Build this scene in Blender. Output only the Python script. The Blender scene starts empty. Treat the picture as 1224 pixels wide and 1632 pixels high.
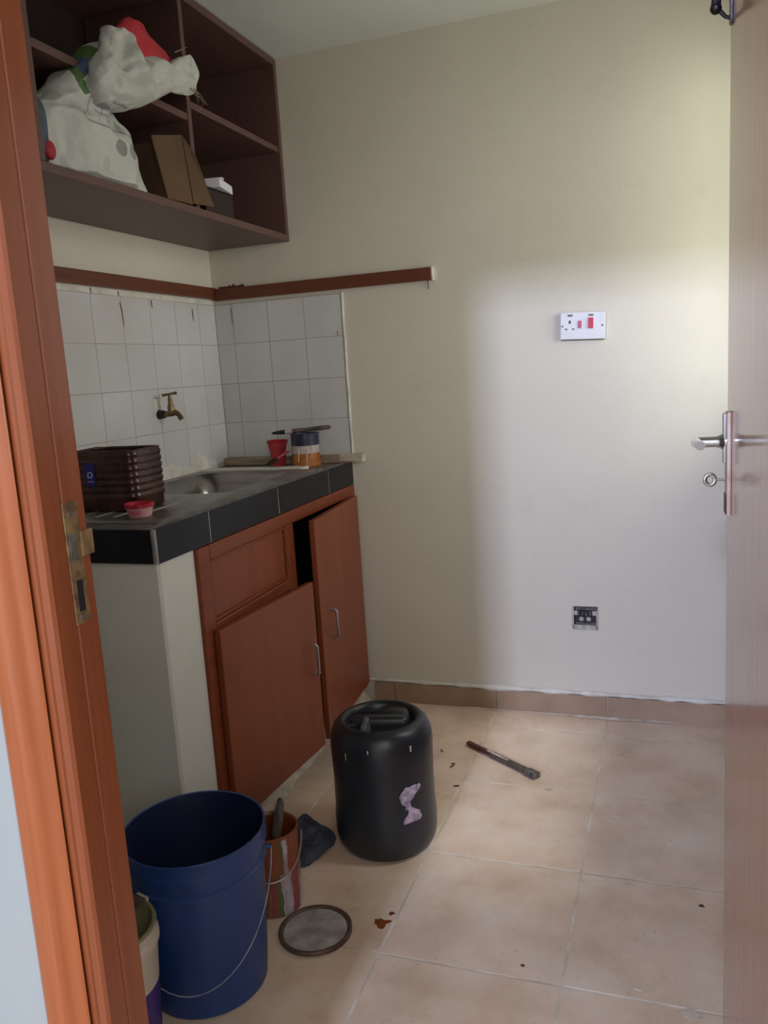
import bpy, bmesh, math, random
from mathutils import Vector, Matrix, noise
random.seed(7)
S = bpy.context.scene
COL = S.collection
PI = math.pi

# ------------------------------------------------------------------ camera
cam_d = bpy.data.cameras.new('camera')
cam = bpy.data.objects.new('camera', cam_d)
COL.objects.link(cam)
cam.location = (1.66545, -2.89382, 1.28149)
cam.rotation_euler = (1.400265, 0.0624977, 0.3290122)
cam_d.sensor_fit = 'VERTICAL'
cam_d.sensor_height = 36.0
cam_d.lens = 1316.57 / 1632 * 36.0
cam_d.clip_start = 0.02
S.camera = cam

# ------------------------------------------------------------------ world, lights, exposure
S.view_settings.view_transform = 'Standard'
S.view_settings.look = 'None'
S.view_settings.gamma = 1
S.view_settings.use_curve_mapping = False
S.view_settings.exposure = 0.72
W = bpy.data.worlds.new('world'); S.world = W; W.use_nodes = True
bg = W.node_tree.nodes['Background']
bg.inputs[0].default_value = (0.95, 0.96, 1.0, 1)
bg.inputs[1].default_value = 0.85

def area(name, loc, target, sx, sy, power, color, spread=180):
    d = bpy.data.lights.new(name, 'AREA'); d.shape = 'RECTANGLE'; d.size = sx; d.size_y = sy
    d.energy = power; d.color = color; d.spread = math.radians(spread)
    o = bpy.data.objects.new(name, d); COL.objects.link(o)
    o.location = loc
    o.rotation_euler = (Vector(target) - Vector(loc)).to_track_quat('-Z', 'Y').to_euler()
    return o
# high open sky above the neighbouring roofs, seen through the kitchen window
area('sky_gap_light', (6.2, -0.55, 8.6), (2.05, -0.55, 1.55), 1.5, 1.5, 310, (1.0, 0.95, 0.95))
# sunlit wall and yard just outside the kitchen window
area('yard_bounce_light', (3.0, -0.85, 1.65), (2.05, -0.5, 1.65), 1.8, 1.4, 27, (1.0, 0.95, 0.90))
# added lamp beyond the window, shapes the bright strip on the back wall
area('added_side_light', (3.0, -2.75, 1.80), (2.05, -0.45, 1.62), 0.8, 1.0, 36, (1.0, 1.0, 0.80))
# blue sky beyond the far end of the corridor, reaching the back wall through the doorway
area('corridor_sky_light', (0.82, -12.0, 4.60), (1.4, -2.1, 1.4), 0.75, 0.75, 510, (0.60, 0.67, 1.0))
# added fill lamp in the unseen corridor, lifts the counter pier and bucket
area('corridor_fill_light', (2.25, -3.3, 1.6), (0.5, -1.4, 0.4), 0.5, 1.3, 7.5, (1.0, 0.96, 0.92))

# ------------------------------------------------------------------ materials
def srgb(r, g, b):
    f = lambda c: (c / 255 / 12.92) if c / 255 <= 0.04045 else ((c / 255 + 0.055) / 1.055) ** 2.4
    return (f(r), f(g), f(b), 1)

class NT:
    def __init__(s, name):
        s.m = bpy.data.materials.new(name); s.m.use_nodes = True
        s.t = s.m.node_tree; s.b = s.t.nodes['Principled BSDF']
        s.tc = s.t.nodes.new('ShaderNodeTexCoord')
    def n(s, k, **kw):
        x = s.t.nodes.new(k)
        for a, v in kw.items(): setattr(x, a, v)
        return x
    def l(s, a, b): s.t.links.new(a, b)
    def mapping(s, scale=(1, 1, 1), rot=(0, 0, 0)):
        m = s.n('ShaderNodeMapping'); m.inputs['Scale'].default_value = scale; m.inputs['Rotation'].default_value = rot
        s.l(s.tc.outputs['Object'], m.inputs['Vector']); return m.outputs[0]
    def noise(s, scale, detail=4, vec=None, rough=.55, dist=0):
        x = s.n('ShaderNodeTexNoise'); x.inputs['Scale'].default_value = scale; x.inputs['Detail'].default_value = detail
        x.inputs['Roughness'].default_value = rough; x.inputs['Distortion'].default_value = dist
        s.l(vec or s.tc.outputs['Object'], x.inputs['Vector']); return x.outputs['Fac']
    def ramp(s, fac, stops):
        r = s.n('ShaderNodeValToRGB'); e = r.color_ramp.elements
        e[0].position, e[0].color = stops[0]; e[1].position, e[1].color = stops[-1]
        for p, c in stops[1:-1]:
            q = e.new(p); q.color = c
        s.l(fac, r.inputs[0]); return r.outputs[0]
    def mix(s, fac, a, b):
        x = s.n('ShaderNodeMix', data_type='RGBA')
        for sock, v in ((x.inputs[0], fac), (x.inputs[6], a), (x.inputs[7], b)):
            if isinstance(v, (int, float)): sock.default_value = v
            elif isinstance(v, tuple): sock.default_value = v
            else: s.l(v, sock)
        return x.outputs[2]
    def math(s, op, a, b=None):
        x = s.n('ShaderNodeMath', operation=op)
        for i, v in enumerate((a, b)):
            if v is None: continue
            if isinstance(v, (int, float)): x.inputs[i].default_value = v
            else: s.l(v, x.inputs[i])
        return x.outputs[0]
    def bump(s, h, strength=.2, dist=.01):
        x = s.n('ShaderNodeBump'); x.inputs['Strength'].default_value = strength; x.inputs['Distance'].default_value = dist
        s.l(h, x.inputs['Height']); s.l(x.outputs[0], s.b.inputs['Normal'])
    def base(s, c):
        if isinstance(c, tuple): s.b.inputs['Base Color'].default_value = c
        else: s.l(c, s.b.inputs['Base Color'])
    def set(s, rough=.5, metal=0, coat=0, coat_r=.1, ior=1.5, spec=.5):
        s.b.inputs['Roughness'].default_value = rough; s.b.inputs['Metallic'].default_value = metal
        s.b.inputs['Coat Weight'].default_value = coat; s.b.inputs['Coat Roughness'].default_value = coat_r
        s.b.inputs['IOR'].default_value = ior; s.b.inputs['Specular IOR Level'].default_value = spec

def plain(name, c1, c2=None, scale=8, rough=.5, metal=0, coat=0, bump=0, bscale=60, stretch=(1, 1, 1), detail=4, lo=.35, hi=.65, spec=.5, random_tone=0):
    m = NT(name); m.set(rough, metal, coat, spec=spec)
    c2 = c2 or tuple(v * .85 for v in c1[:3]) + (1,)
    v = m.mapping(stretch)
    col = m.ramp(m.noise(scale, detail, v), [(lo, c1), (hi, c2)])
    if random_tone:
        oi = m.n('ShaderNodeObjectInfo')
        f = m.math('MULTIPLY', oi.outputs['Random'], random_tone)
        col = m.mix(f, col, (0.0, 0.0, 0.0, 1))
    m.base(col)
    if bump: m.bump(m.noise(bscale, 3, v), bump, .004)
    return m.m

def wall_paint(name, c1, c2):
    m = NT(name); m.set(.62, spec=.35)
    col = m.ramp(m.noise(1.6, 4), [(.3, c1), (.7, c2)])
    smudge = m.ramp(m.noise(7, 5, None, .7), [(.56, (0, 0, 0, 1)), (.8, (1, 1, 1, 1))])
    f = m.math('MULTIPLY', smudge, .18)
    m.base(m.mix(f, col, srgb(170, 160, 135)))
    m.bump(m.math('ADD', m.noise(140, 3), m.math('MULTIPLY', m.noise(9, 2), 1.5)), .12, .004)
    return m.m

def wood(name, a, b, rough=.4, coat=.3, axis='z', scale=6, coat_r=.15, streak=14, spec=.5):
    m = NT(name); m.set(rough, 0, coat, coat_r, spec=spec)
    st = {'z': (streak, streak, .6), 'y': (streak, .6, streak), 'x': (.6, streak, streak)}[axis]
    n1 = m.noise(scale, 5, m.mapping(st), .6, .6)
    m.base(m.ramp(n1, [(.3, a), (.7, b)]))
    m.bump(n1, .08, .003)
    return m.m

M = {}
M['wall'] = wall_paint('cream_paint', srgb(215, 209, 193), srgb(208, 202, 186))
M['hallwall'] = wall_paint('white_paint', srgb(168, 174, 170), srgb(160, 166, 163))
M['ceiling'] = wall_paint('ceiling_paint', srgb(232, 236, 230), srgb(222, 228, 222))
M['plaster'] = plain('white_plaster', srgb(222, 219, 208), srgb(196, 192, 180), 14, .8, bump=.5, bscale=90)
M['pier'] = wall_paint('pier_paint', srgb(214, 214, 204), srgb(200, 200, 190))
M['wtile'] = plain('white_glazed_tile', srgb(214, 214, 212), srgb(202, 201, 197), 3, .22, coat=.3, random_tone=.05)
M['wgrout'] = plain('wall_tile_grout', srgb(150, 144, 134), srgb(186, 180, 170), 6, .9)
def floor_tile():
    m = NT('beige_floor_tile'); m.set(.33, spec=.5)
    geo = m.n('ShaderNodeNewGeometry')
    def nz(sc, d, r=.6):
        x = m.n('ShaderNodeTexNoise'); x.inputs['Scale'].default_value = sc; x.inputs['Detail'].default_value = d
        x.inputs['Roughness'].default_value = r; m.l(geo.outputs['Position'], x.inputs['Vector']); return x.outputs['Fac']
    a = m.ramp(nz(5, 6), [(.3, srgb(196, 170, 144)), (.52, srgb(218, 194, 170)), (.75, srgb(230, 212, 192))])
    b = m.mix(m.math('MULTIPLY', m.ramp(nz(2.2, 5, .7), [(.5, (0, 0, 0, 1)), (.75, (1, 1, 1, 1))]), .45), a, srgb(208, 202, 190))
    c = m.mix(m.math('MULTIPLY', m.ramp(nz(60, 3), [(.62, (0, 0, 0, 1)), (.75, (1, 1, 1, 1))]), .3), b, srgb(120, 98, 74))
    oi = m.n('ShaderNodeObjectInfo')
    m.base(m.mix(m.math('MULTIPLY', oi.outputs['Random'], .08), c, srgb(110, 90, 70)))
    r = m.ramp(nz(4, 5), [(.35, (.25, .25, .25, 1)), (.7, (.5, .5, .5, 1))]); m.l(r, m.b.inputs['Roughness'])
    m.bump(nz(35, 3), .05, .003)
    return m.m
M['ftile'] = floor_tile()
M['fgrout'] = plain('floor_grout', srgb(222, 214, 200), srgb(180, 166, 146), 9, .85)
M['stile'] = plain('skirting_tile', srgb(168, 142, 118), srgb(150, 122, 98), 6, .35, random_tone=.1)
M['caulk'] = plain('dusty_caulk', srgb(216, 206, 192), srgb(176, 160, 140), 20, .85, bump=.3)
M['jamb'] = wood('orange_varnished_wood', srgb(150, 80, 44), srgb(134, 68, 36), .34, .2)
M['archi'] = wood('architrave_wood', srgb(172, 94, 50), srgb(156, 82, 40), .34, .3)
M['door'] = wood('door_varnish', srgb(184, 104, 74), srgb(150, 82, 58), .34, .85, coat_r=.12, streak=9)
M['cab'] = wood('cabinet_wood', srgb(132, 65, 36), srgb(112, 54, 30), .45, .05, 'y', 3, spec=.35)
M['cabdoor'] = wood('cabinet_door_ply', srgb(136, 69, 40), srgb(120, 60, 34), .42, .05, 'z', 2, streak=5, spec=.35)
M['rail'] = wood('dark_stained_rail', srgb(112, 58, 32), srgb(90, 44, 26), .45, .2, 'y')
M['cup'] = wood('dark_cupboard_wood', srgb(104, 74, 66), srgb(88, 62, 56), .5, .1, 'y')
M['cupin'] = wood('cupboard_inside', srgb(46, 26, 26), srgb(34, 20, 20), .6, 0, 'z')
M['void'] = plain('dark_void', srgb(30, 32, 36), srgb(22, 24, 28), 5, .9)  # near-black, stands for shade inside the base cabinet; also the dark box lid
M['btile'] = plain('black_glazed_tile', srgb(22, 25, 33), srgb(14, 16, 22), 9, .3, spec=.25)
M['btop'] = plain('dusty_dark_worktop', srgb(74, 72, 72), srgb(112, 106, 100), 9, .5, bump=.15)
M['lip'] = plain('dusty_tile_edge', srgb(138, 134, 132), srgb(96, 95, 96), 20, .6)
M['steel'] = plain('dull_stainless', srgb(168, 164, 158), srgb(128, 122, 116), 9, .38, metal=.75, bump=.06)
M['steelin'] = plain('basin_stainless', srgb(178, 174, 168), srgb(150, 145, 140), 6, .25, metal=.9)
M['chrome'] = plain('chrome', srgb(205, 208, 212), srgb(185, 188, 192), 5, .18, metal=1)
M['satin'] = plain('satin_handle', srgb(190, 190, 190), srgb(160, 160, 160), 5, .3, metal=.9)
M['paintmetal'] = plain('paint_smeared_metal', srgb(214, 204, 192), srgb(190, 160, 142), 22, .5, metal=.2)
M['brass'] = plain('tarnished_brass', srgb(150, 128, 88), srgb(100, 84, 58), 30, .42, metal=.8)
M['darkmetal'] = plain('black_metal', srgb(44, 38, 42), srgb(28, 24, 28), 20, .4, metal=.3)
M['strike'] = plain('rusty_strike', srgb(168, 140, 96), srgb(112, 86, 62), 60, .55, metal=.4)
M['pvcw'] = plain('white_plastic', srgb(226, 226, 230), srgb(216, 216, 222), 6, .28)
M['redsw'] = plain('red_switch', srgb(205, 40, 70), srgb(190, 32, 60), 6, .3)
M['redsw2'] = plain('dull_red_switch', srgb(190, 82, 112), srgb(180, 70, 100), 6, .35)
M['black'] = plain('black_hole', srgb(20, 20, 22), srgb(14, 14, 16), 6, .6)
M['galv'] = plain('galvanised_box', srgb(130, 128, 122), srgb(84, 82, 78), 60, .5, metal=.3)
M['ceram'] = plain('terminal_plastic', srgb(190, 188, 176), srgb(150, 148, 138), 40, .6)
M['drum'] = plain('black_drum_plastic', srgb(36, 40, 48), srgb(26, 28, 34), 5, .34, bump=.08, bscale=18)
M['drumdust'] = plain('scuffed_drum_plastic', srgb(92, 96, 100), srgb(54, 58, 64), 25, .5)
M['label'] = plain('torn_paper_label', srgb(200, 176, 192), srgb(120, 112, 132), 55, .7)
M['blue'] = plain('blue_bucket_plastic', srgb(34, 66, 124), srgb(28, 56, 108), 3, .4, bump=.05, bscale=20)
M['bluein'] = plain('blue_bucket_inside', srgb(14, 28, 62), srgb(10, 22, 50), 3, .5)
M['wire'] = plain('bare_wire', srgb(190, 186, 176), srgb(150, 140, 124), 30, .35, metal=.7)
M['bluewire'] = plain('scuffed_wire', srgb(150, 160, 176), srgb(110, 120, 140), 30, .5, metal=.3)
M['rag'] = plain('blue_grey_rag', srgb(72, 80, 92), srgb(46, 50, 60), 18, .9, bump=.5, bscale=40)
M['lidtop'] = plain('chalky_lid', srgb(176, 168, 164), srgb(132, 124, 120), 22, .6, detail=6)
M['lidrim'] = plain('rusty_lid_rim', srgb(104, 82, 68), srgb(76, 58, 50), 30, .5, metal=.3)
M['rust'] = plain('rust_brown_paint', srgb(130, 62, 24), srgb(92, 42, 18), 8, .35)
M['darkpaint'] = plain('wet_dark_paint', srgb(66, 30, 18), srgb(44, 20, 12), 8, .25)
M['stick'] = plain('dirty_wood_stick', srgb(104, 90, 78), srgb(66, 54, 48), 30, .7, stretch=(1, 1, .2), bump=.3)
M['bristle'] = plain('grey_bristle', srgb(108, 104, 92), srgb(60, 58, 52), 80, .9, stretch=(1, 1, .1), bump=.6)
M['blackbristle'] = plain('black_bristle', srgb(34, 30, 32), srgb(20, 18, 20), 80, .8, bump=.5)
M['toolred'] = plain('red_brown_handle', srgb(98, 50, 42), srgb(70, 36, 32), 20, .5)
M['sackw'] = None
M['redbag'] = plain('red_woven_plastic', srgb(196, 44, 58), srgb(168, 34, 48), 14, .6, bump=.3, bscale=160)
M['sackb'] = plain('blue_grey_plastic', srgb(86, 104, 118), srgb(52, 66, 82), 14, .6, bump=.4, bscale=30)
M['card'] = plain('brown_cardboard', srgb(100, 76, 50), srgb(84, 64, 42), 6, .85)
M['cardin'] = plain('cardboard_dark_side', srgb(92, 66, 46), srgb(72, 50, 36), 6, .85)
M['white'] = plain('white_card', srgb(232, 232, 236), srgb(220, 220, 226), 6, .5)
M['batten'] = plain('rough_pale_timber', srgb(176, 154, 130), srgb(128, 104, 84), 14, .8, stretch=(.3, 3, 3), bump=.4)
M['jug'] = plain('brown_oil_plastic', srgb(72, 40, 30), srgb(40, 22, 20), 14, .22)
M['jugblue'] = plain('blue_label', srgb(34, 34, 128), srgb(28, 28, 104), 9, .4)
M['pinktub'] = plain('pink_white_tub', srgb(214, 176, 172), srgb(196, 140, 140), 16, .45)
M['redtub'] = plain('red_lid_plastic', srgb(190, 30, 48), srgb(168, 24, 42), 9, .35)
M['redcup'] = plain('translucent_red_plastic', srgb(214, 84, 92), srgb(190, 46, 58), 12, .3)
M['canlabel1'] = plain('purple_can_label', srgb(48, 44, 78), srgb(34, 40, 52), 26, .4)
M['canlabel2'] = plain('pale_can_label', srgb(196, 184, 178), srgb(170, 158, 156), 14, .45)
M['canlabel3'] = plain('orange_can_label', srgb(184, 112, 40), srgb(140, 76, 30), 22, .45)
M['pailw'] = plain('white_pail_plastic', srgb(216, 208, 192), srgb(196, 186, 168), 9, .4)
M['pailrim'] = plain('yellow_green_rim', srgb(158, 156, 118), srgb(128, 126, 92), 9, .45)
M['pailpurple'] = plain('purple_pail_label', srgb(66, 44, 130), srgb(52, 34, 104), 9, .4)
M['paintin'] = plain('muddy_paint', srgb(92, 78, 58), srgb(64, 54, 42), 9, .4)
M['steelframe'] = plain('window_steel_frame', srgb(150, 130, 110), srgb(130, 110, 92), 9, .4)
M['ground'] = plain('yard_ground', srgb(150, 136, 104), srgb(110, 118, 76), 2, .95)
M['outwall'] = plain('neighbour_wall', srgb(190, 182, 160), srgb(170, 160, 140), 2, .9)

def glass_mat():
    m = NT('window_glass'); t = m.t
    t.nodes.remove(m.b); out = t.nodes['Material Output']
    tr = m.n('ShaderNodeBsdfTransparent'); tr.inputs[0].default_value = (.93, .95, .94, 1)
    gl = m.n('ShaderNodeBsdfGlossy'); gl.inputs['Roughness'].default_value = .03
    fr = m.n('ShaderNodeLayerWeight'); fr.inputs[0].default_value = .5
    fac = m.math('ADD', m.math('MULTIPLY', m.math('POWER', fr.outputs['Facing'], 5), .9), .04)
    mx = m.n('ShaderNodeMixShader'); m.l(fac, mx.inputs[0]); m.l(tr.outputs[0], mx.inputs[1]); m.l(gl.outputs[0], mx.inputs[2])
    m.l(mx.outputs[0], out.inputs[0]); return m.m
M['glass'] = glass_mat()

def sack_mat():
    """white woven sack with grey print (roundels, lines, triangle), printed in world-aligned y/z"""
    m = NT('printed_woven_sack'); m.set(.6)
    geo = m.n('ShaderNodeNewGeometry')
    sep = m.n('ShaderNodeSeparateXYZ'); m.l(m.tc.outputs['Object'], sep.inputs[0])
    Y, Z = sep.outputs[1], sep.outputs[2]
    col = m.ramp(m.noise(9, 4), [(.3, srgb(206, 206, 196)), (.7, srgb(184, 188, 180))])
    def circ(cy, cz, ry, rz):
        a = m.math('DIVIDE', m.math('SUBTRACT', Y, cy), ry); b = m.math('DIVIDE', m.math('SUBTRACT', Z, cz), rz)
        return m.math('LESS_THAN', m.math('ADD', m.math('MULTIPLY', a, a), m.math('MULTIPLY', b, b)), 1.0)
    def rect(y0, y1, z0, z1):
        a = m.math('MULTIPLY', m.math('GREATER_THAN', Y, y0), m.math('LESS_THAN', Y, y1))
        b = m.math('MULTIPLY', m.math('GREATER_THAN', Z, z0), m.math('LESS_THAN', Z, z1))
        return m.math('MULTIPLY', a, b)
    grey, dk = srgb(120, 122, 112), srgb(96, 100, 104)
    for q in SACK_CIRC: col = m.mix(m.math('MULTIPLY', circ(*q[:4]), q[4]), col, grey)
    for q in SACK_RECT: col = m.mix(m.math('MULTIPLY', rect(*q[:4]), q[4]), col, q[5])
    for q in SACK_COL: col = m.mix(m.math('MULTIPLY', m.math('LESS_THAN', sep.outputs[0], .358), circ(*q[:4])), col, q[4])
    m.base(col)
    wv = m.n('ShaderNodeTexWave'); wv.inputs['Scale'].default_value = 90; m.l(m.tc.outputs['Object'], wv.inputs[0])
    m.bump(m.math('ADD', m.noise(22, 4), m.math('MULTIPLY', wv.outputs['Fac'], .03)), .5, .014)
    return m.m
# object coordinates: sack origin at (0,0,0) -> world y,z
SACK_CIRC = [(-.978, 1.882, .022, .021, .8), (-.930, 1.882, .018, .021, .65), (-.892, 1.880, .014, .021, .5),
             (-1.03, 1.835, .014, .018, .25), (-1.205, 1.955, .02, .016, .35), (-.96, 1.935, .012, .016, .5),
             (-.99, 2.10, .018, .02, .3), (-.93, 2.085, .01, .012, .35)]
SACK_RECT = [(-1.10, -.90, 1.920, 1.925, .6, srgb(96, 98, 100)), (-1.105, -1.10, 1.925, 1.97, .6, srgb(96, 98, 100)),
             (-1.08, -.98, 1.945, 1.949, .5, srgb(96, 104, 120)), (-1.08, -.98, 1.955, 1.959, .5, srgb(96, 104, 120)), (-1.05, -.99, 1.965, 1.969, .5, srgb(96, 104, 120)),
             (-1.05, -1.046, 1.93, 1.97, .5, srgb(96, 104, 120)), (-1.02, -1.016, 1.93, 1.97, .4, srgb(96, 104, 120))]
SACK_COL = [(-1.120, 2.005, .022, .035, srgb(78, 112, 60)), (-1.075, 2.075, .026, .026, srgb(78, 112, 60)), (-1.100, 2.030, .022, .030, srgb(72, 92, 126))]
M['sackw'] = sack_mat()

# ------------------------------------------------------------------ mesh helpers
class MB:
    def __init__(s): s.bm = bmesh.new()
    def box(s, x0, x1, y0, y1, z0, z1, bev=0, mat=None):
        g = bmesh.ops.create_cube(s.bm, size=1)
        vs = g['verts']
        for v in vs:
            v.co = Vector(((x0 + x1) / 2 + v.co.x * (x1 - x0), (y0 + y1) / 2 + v.co.y * (y1 - y0), (z0 + z1) / 2 + v.co.z * (z1 - z0)))
        if bev:
            es = list({e for v in vs for e in v.link_edges})
            r = bmesh.ops.bevel(s.bm, geom=es, offset=bev, segments=2, affect='EDGES', profile=.6)
            vs = list({v for f in r['faces'] for v in f.verts})
        if mat is not None: bmesh.ops.transform(s.bm, matrix=mat, verts=[v for v in vs if v.is_valid])
        return s
    def tube(s, pts, r, n=10, cap=True):
        pts = [Vector(p) for p in pts]; rings = []
        rr = r if isinstance(r, (list, tuple)) else [r] * len(pts)
        up = None
        for i, p in enumerate(pts):
            d = (pts[min(i + 1, len(pts) - 1)] - pts[max(i - 1, 0)]).normalized()
            if up is None:
                up = Vector((0, 0, 1)) if abs(d.z) < .9 else Vector((1, 0, 0))
            a = d.cross(up).normalized(); b = a.cross(d).normalized(); up = b
            rings.append([s.bm.verts.new(p + (a * math.cos(t) + b * math.sin(t)) * rr[i]) for t in [2 * PI * k / n for k in range(n)]])
        for q, w in zip(rings, rings[1:]):
            for k in range(n): s.bm.faces.new((q[k], q[(k + 1) % n], w[(k + 1) % n], w[k]))
        if cap:
            s.bm.faces.new(rings[0][::-1]); s.bm.faces.new(rings[-1])
        return s
    def lathe(s, prof, c=(0, 0, 0), n=48, close=False, squash=1):
        rings = []
        for r, z in prof:
            if r < 1e-6: rings.append([s.bm.verts.new((c[0], c[1], c[2] + z))])
            else: rings.append([s.bm.verts.new((c[0] + r * math.cos(2 * PI * k / n), c[1] + r * squash * math.sin(2 * PI * k / n), c[2] + z)) for k in range(n)])
        for q, w in zip(rings, rings[1:]):
            for k in range(n):
                k2 = (k + 1) % n
                if len(q) == 1 and len(w) == 1: continue
                if len(q) == 1: s.bm.faces.new((q[0], w[k2], w[k]))
                elif len(w) == 1: s.bm.faces.new((q[k], q[k2], w[0]))
                else: s.bm.faces.new((q[k], q[k2], w[k2], w[k]))
        return s
    def prism(s, pts, z0, z1):
        a = [s.bm.verts.new((x, y, z0)) for x, y in pts]; b = [s.bm.verts.new((x, y, z1)) for x, y in pts]
        n = len(pts)
        for k in range(n): s.bm.faces.new((a[k], a[(k + 1) % n], b[(k + 1) % n], b[k]))
        s.bm.faces.new(a[::-1]); s.bm.faces.new(b); return s
    def loft(s, rings, cap=True):
        R = [[s.bm.verts.new(p) for p in r] for r in rings]; n = len(R[0])
        for q, w in zip(R, R[1:]):
            for k in range(n): s.bm.faces.new((q[k], q[(k + 1) % n], w[(k + 1) % n], w[k]))
        if cap: s.bm.faces.new(R[0][::-1]); s.bm.faces.new(R[-1])
        return s
    def sphere(s, c, r, sc=(1, 1, 1), n=16):
        g = bmesh.ops.create_uvsphere(s.bm, u_segments=n, v_segments=n // 2, radius=r)
        for v in g['verts']: v.co = Vector((v.co.x * sc[0] + c[0], v.co.y * sc[1] + c[1], v.co.z * sc[2] + c[2]))
        return s
    def grid(s, f, nu, nv):
        V = [[s.bm.verts.new(f(i / nu, j / nv)) for j in range(nv + 1)] for i in range(nu + 1)]
        for i in range(nu):
            for j in range(nv): s.bm.faces.new((V[i][j], V[i + 1][j], V[i + 1][j + 1], V[i][j + 1]))
        return s
    def build(s, name, mat, parent=None, smooth=True, angle=35, recalc=True):
        if recalc: bmesh.ops.recalc_face_normals(s.bm, faces=s.bm.faces)
        me = bpy.data.meshes.new(name); s.bm.to_mesh(me); s.bm.free()
        me.materials.append(M[mat] if isinstance(mat, str) else mat)
        if smooth:
            for p in me.polygons: p.use_smooth = True
            try: me.set_sharp_from_angle(angle=math.radians(angle))
            except Exception: pass
        o = bpy.data.objects.new(name, me); COL.objects.link(o)
        if parent is not None: attach(o, parent)
        return o

def attach(o, parent):
    """geometry is written in world coordinates; keep it there under a parent that has an offset"""
    o.parent = parent
    o.matrix_parent_inverse = WM[parent].inverted()
    WM[o] = Matrix.Identity(4)
class _W(dict):
    def __missing__(s, k): return Matrix.Identity(4)
WM = _W()
def thing(name, loc, label, cat, group=None):
    o = bpy.data.objects.new(name, None); COL.objects.link(o); o.location = loc; o.empty_display_size = .05
    WM[o] = Matrix.Translation(loc)
    o['label'] = label; o['category'] = cat
    if group: o['group'] = group
    return o
def tag(o, label, cat, group=None):
    o['label'] = label; o['category'] = cat
    if group: o['group'] = group
    return o
def structure(o, label=None, cat=None):
    o['kind'] = 'structure'
    if label: o['label'] = label
    if cat: o['category'] = cat
    return o
def solidify(o, t, off=0):
    m = o.modifiers.new('solid', 'SOLIDIFY'); m.thickness = t; m.offset = off
def subsurf(o, n=1):
    m = o.modifiers.new('sub', 'SUBSURF'); m.levels = n; m.render_levels = n

# ================================================================== ROOM SHELL
XR, ZC, YF = 2.05, 2.393, -2.10        # right wall, ceiling, kitchen face of the door wall
def slab(name, mat, holes, mapf, rng, label, cat):
    """rectangular wall in (u,v) with rectangular holes, built from strips"""
    (u0, u1), (v0, v1), (t0, t1) = rng
    us = sorted({u0, u1, *[h[0] for h in holes], *[h[1] for h in holes]}); vs = sorted({v0, v1, *[h[2] for h in holes], *[h[3] for h in holes]})
    b = MB()
    for a, c in zip(us, us[1:]):
        for d, e in zip(vs, vs[1:]):
            mu, mv = (a + c) / 2, (d + e) / 2
            if any(h[0] < mu < h[1] and h[2] < mv < h[3] for h in holes): continue
            P, Q = mapf(a, t0, d), mapf(c, t1, e)
            b.box(min(P[0], Q[0]), max(P[0], Q[0]), min(P[1], Q[1]), max(P[1], Q[1]), min(P[2], Q[2]), max(P[2], Q[2]))
    bmesh.ops.remove_doubles(b.bm, verts=b.bm.verts, dist=1e-5)
    seen = {}
    for f in list(b.bm.faces):
        k = tuple(sorted(v.index for v in f.verts)); 
    return structure(b.build(name, mat, None, smooth=False), label, cat)

BOXH = (1.331, 1.419, .327, .411)
wall_back = slab('wall_back', 'wall', [BOXH], lambda u, t, v: (u, t, v), ((-.15, XR + .15), (-.1, 2.5), (0, .15)), 'cream painted back wall with small square socket opening', 'wall')
wall_left = slab('wall_left', 'wall', [], lambda u, t, v: (t, u, v), ((-2.25, 0), (-.1, 2.5), (-.15, 0)), 'cream painted left wall behind the worktop', 'wall')
WIN = (-1.00, -.10, 1.12, 2.15)
wall_right = slab('wall_right', 'wall', [WIN], lambda u, t, v: (t, u, v), ((-2.25, 0), (-.1, 2.5), (XR, XR + .15)), 'cream wall with the window, hidden behind the open door', 'wall')
XJ0, XJ1, YH = 1.010, 1.800, -2.176
wall_front = slab('wall_front', 'hallwall', [(XJ0 - .045, XJ1 + .045, -.1, 2.13)], lambda u, t, v: (u, t, v), ((-1.2, 2.35), (-.1, 2.9), (YH, YF)), 'white painted corridor wall around the kitchen doorway', 'wall')
ceiling = structure(MB().box(-.15, XR + .15, YF, .15, ZC, ZC + .1).box(-1.2, 2.35, -4.6, YH, 2.9, 3.0).build('ceiling', 'ceiling', smooth=False), 'plain off-white ceiling', 'ceiling')
structure(MB().box(-1.3, -1.2, -4.6, YF, -.1, 3.0).build('wall_corridor_left', 'hallwall', smooth=False), 'white corridor side wall left of the photographer', 'wall')
structure(MB().box(2.35, 2.45, -4.6, YF, -.1, 3.0).build('wall_corridor_right', 'hallwall', smooth=False), 'white corridor side wall right of the photographer', 'wall')
structure(MB().box(2.46, 14, -14, 8, -.35, -.25).build('ground', 'ground', smooth=False), 'yard ground outside the kitchen window', 'ground')

# floor: grout bed with tiles as parts
floor = structure(MB().box(-1.2, 2.35, -4.6, .02, -.1, -.0005).build('floor', 'fgrout', smooth=False), 'beige ceramic tiled floor with pale joints', 'floor')
FX, FY, T = 1.0455, -.154, .4019
tile_mesh = {}
def floor_tile_obj(x0, x1, y0, y1):
    k = (round(x1 - x0, 4), round(y1 - y0, 4)); cx, cy = (x0 + x1) / 2, (y0 + y1) / 2
    if k not in tile_mesh:
        b = MB(); g = .003
        b.box(-k[0] / 2 + g, k[0] / 2 - g, -k[1] / 2 + g, k[1] / 2 - g, -.008, 0, bev=.0008)
        o = b.build('tile', 'ftile', smooth=False); tile_mesh[k] = o.data
    else:
        o = bpy.data.objects.new('tile', tile_mesh[k]); COL.objects.link(o)
    o.location = (cx, cy, random.uniform(-.0003, .0003)); o.parent = floor
xs = [0.0] + [FX + i * T for i in range(-2, 3)] + [XR]
xs = sorted(x for x in xs if 0 <= x <= XR)
ys = [0.0] + [FY - j * T for j in range(0, 5)] + [YF]
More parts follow.
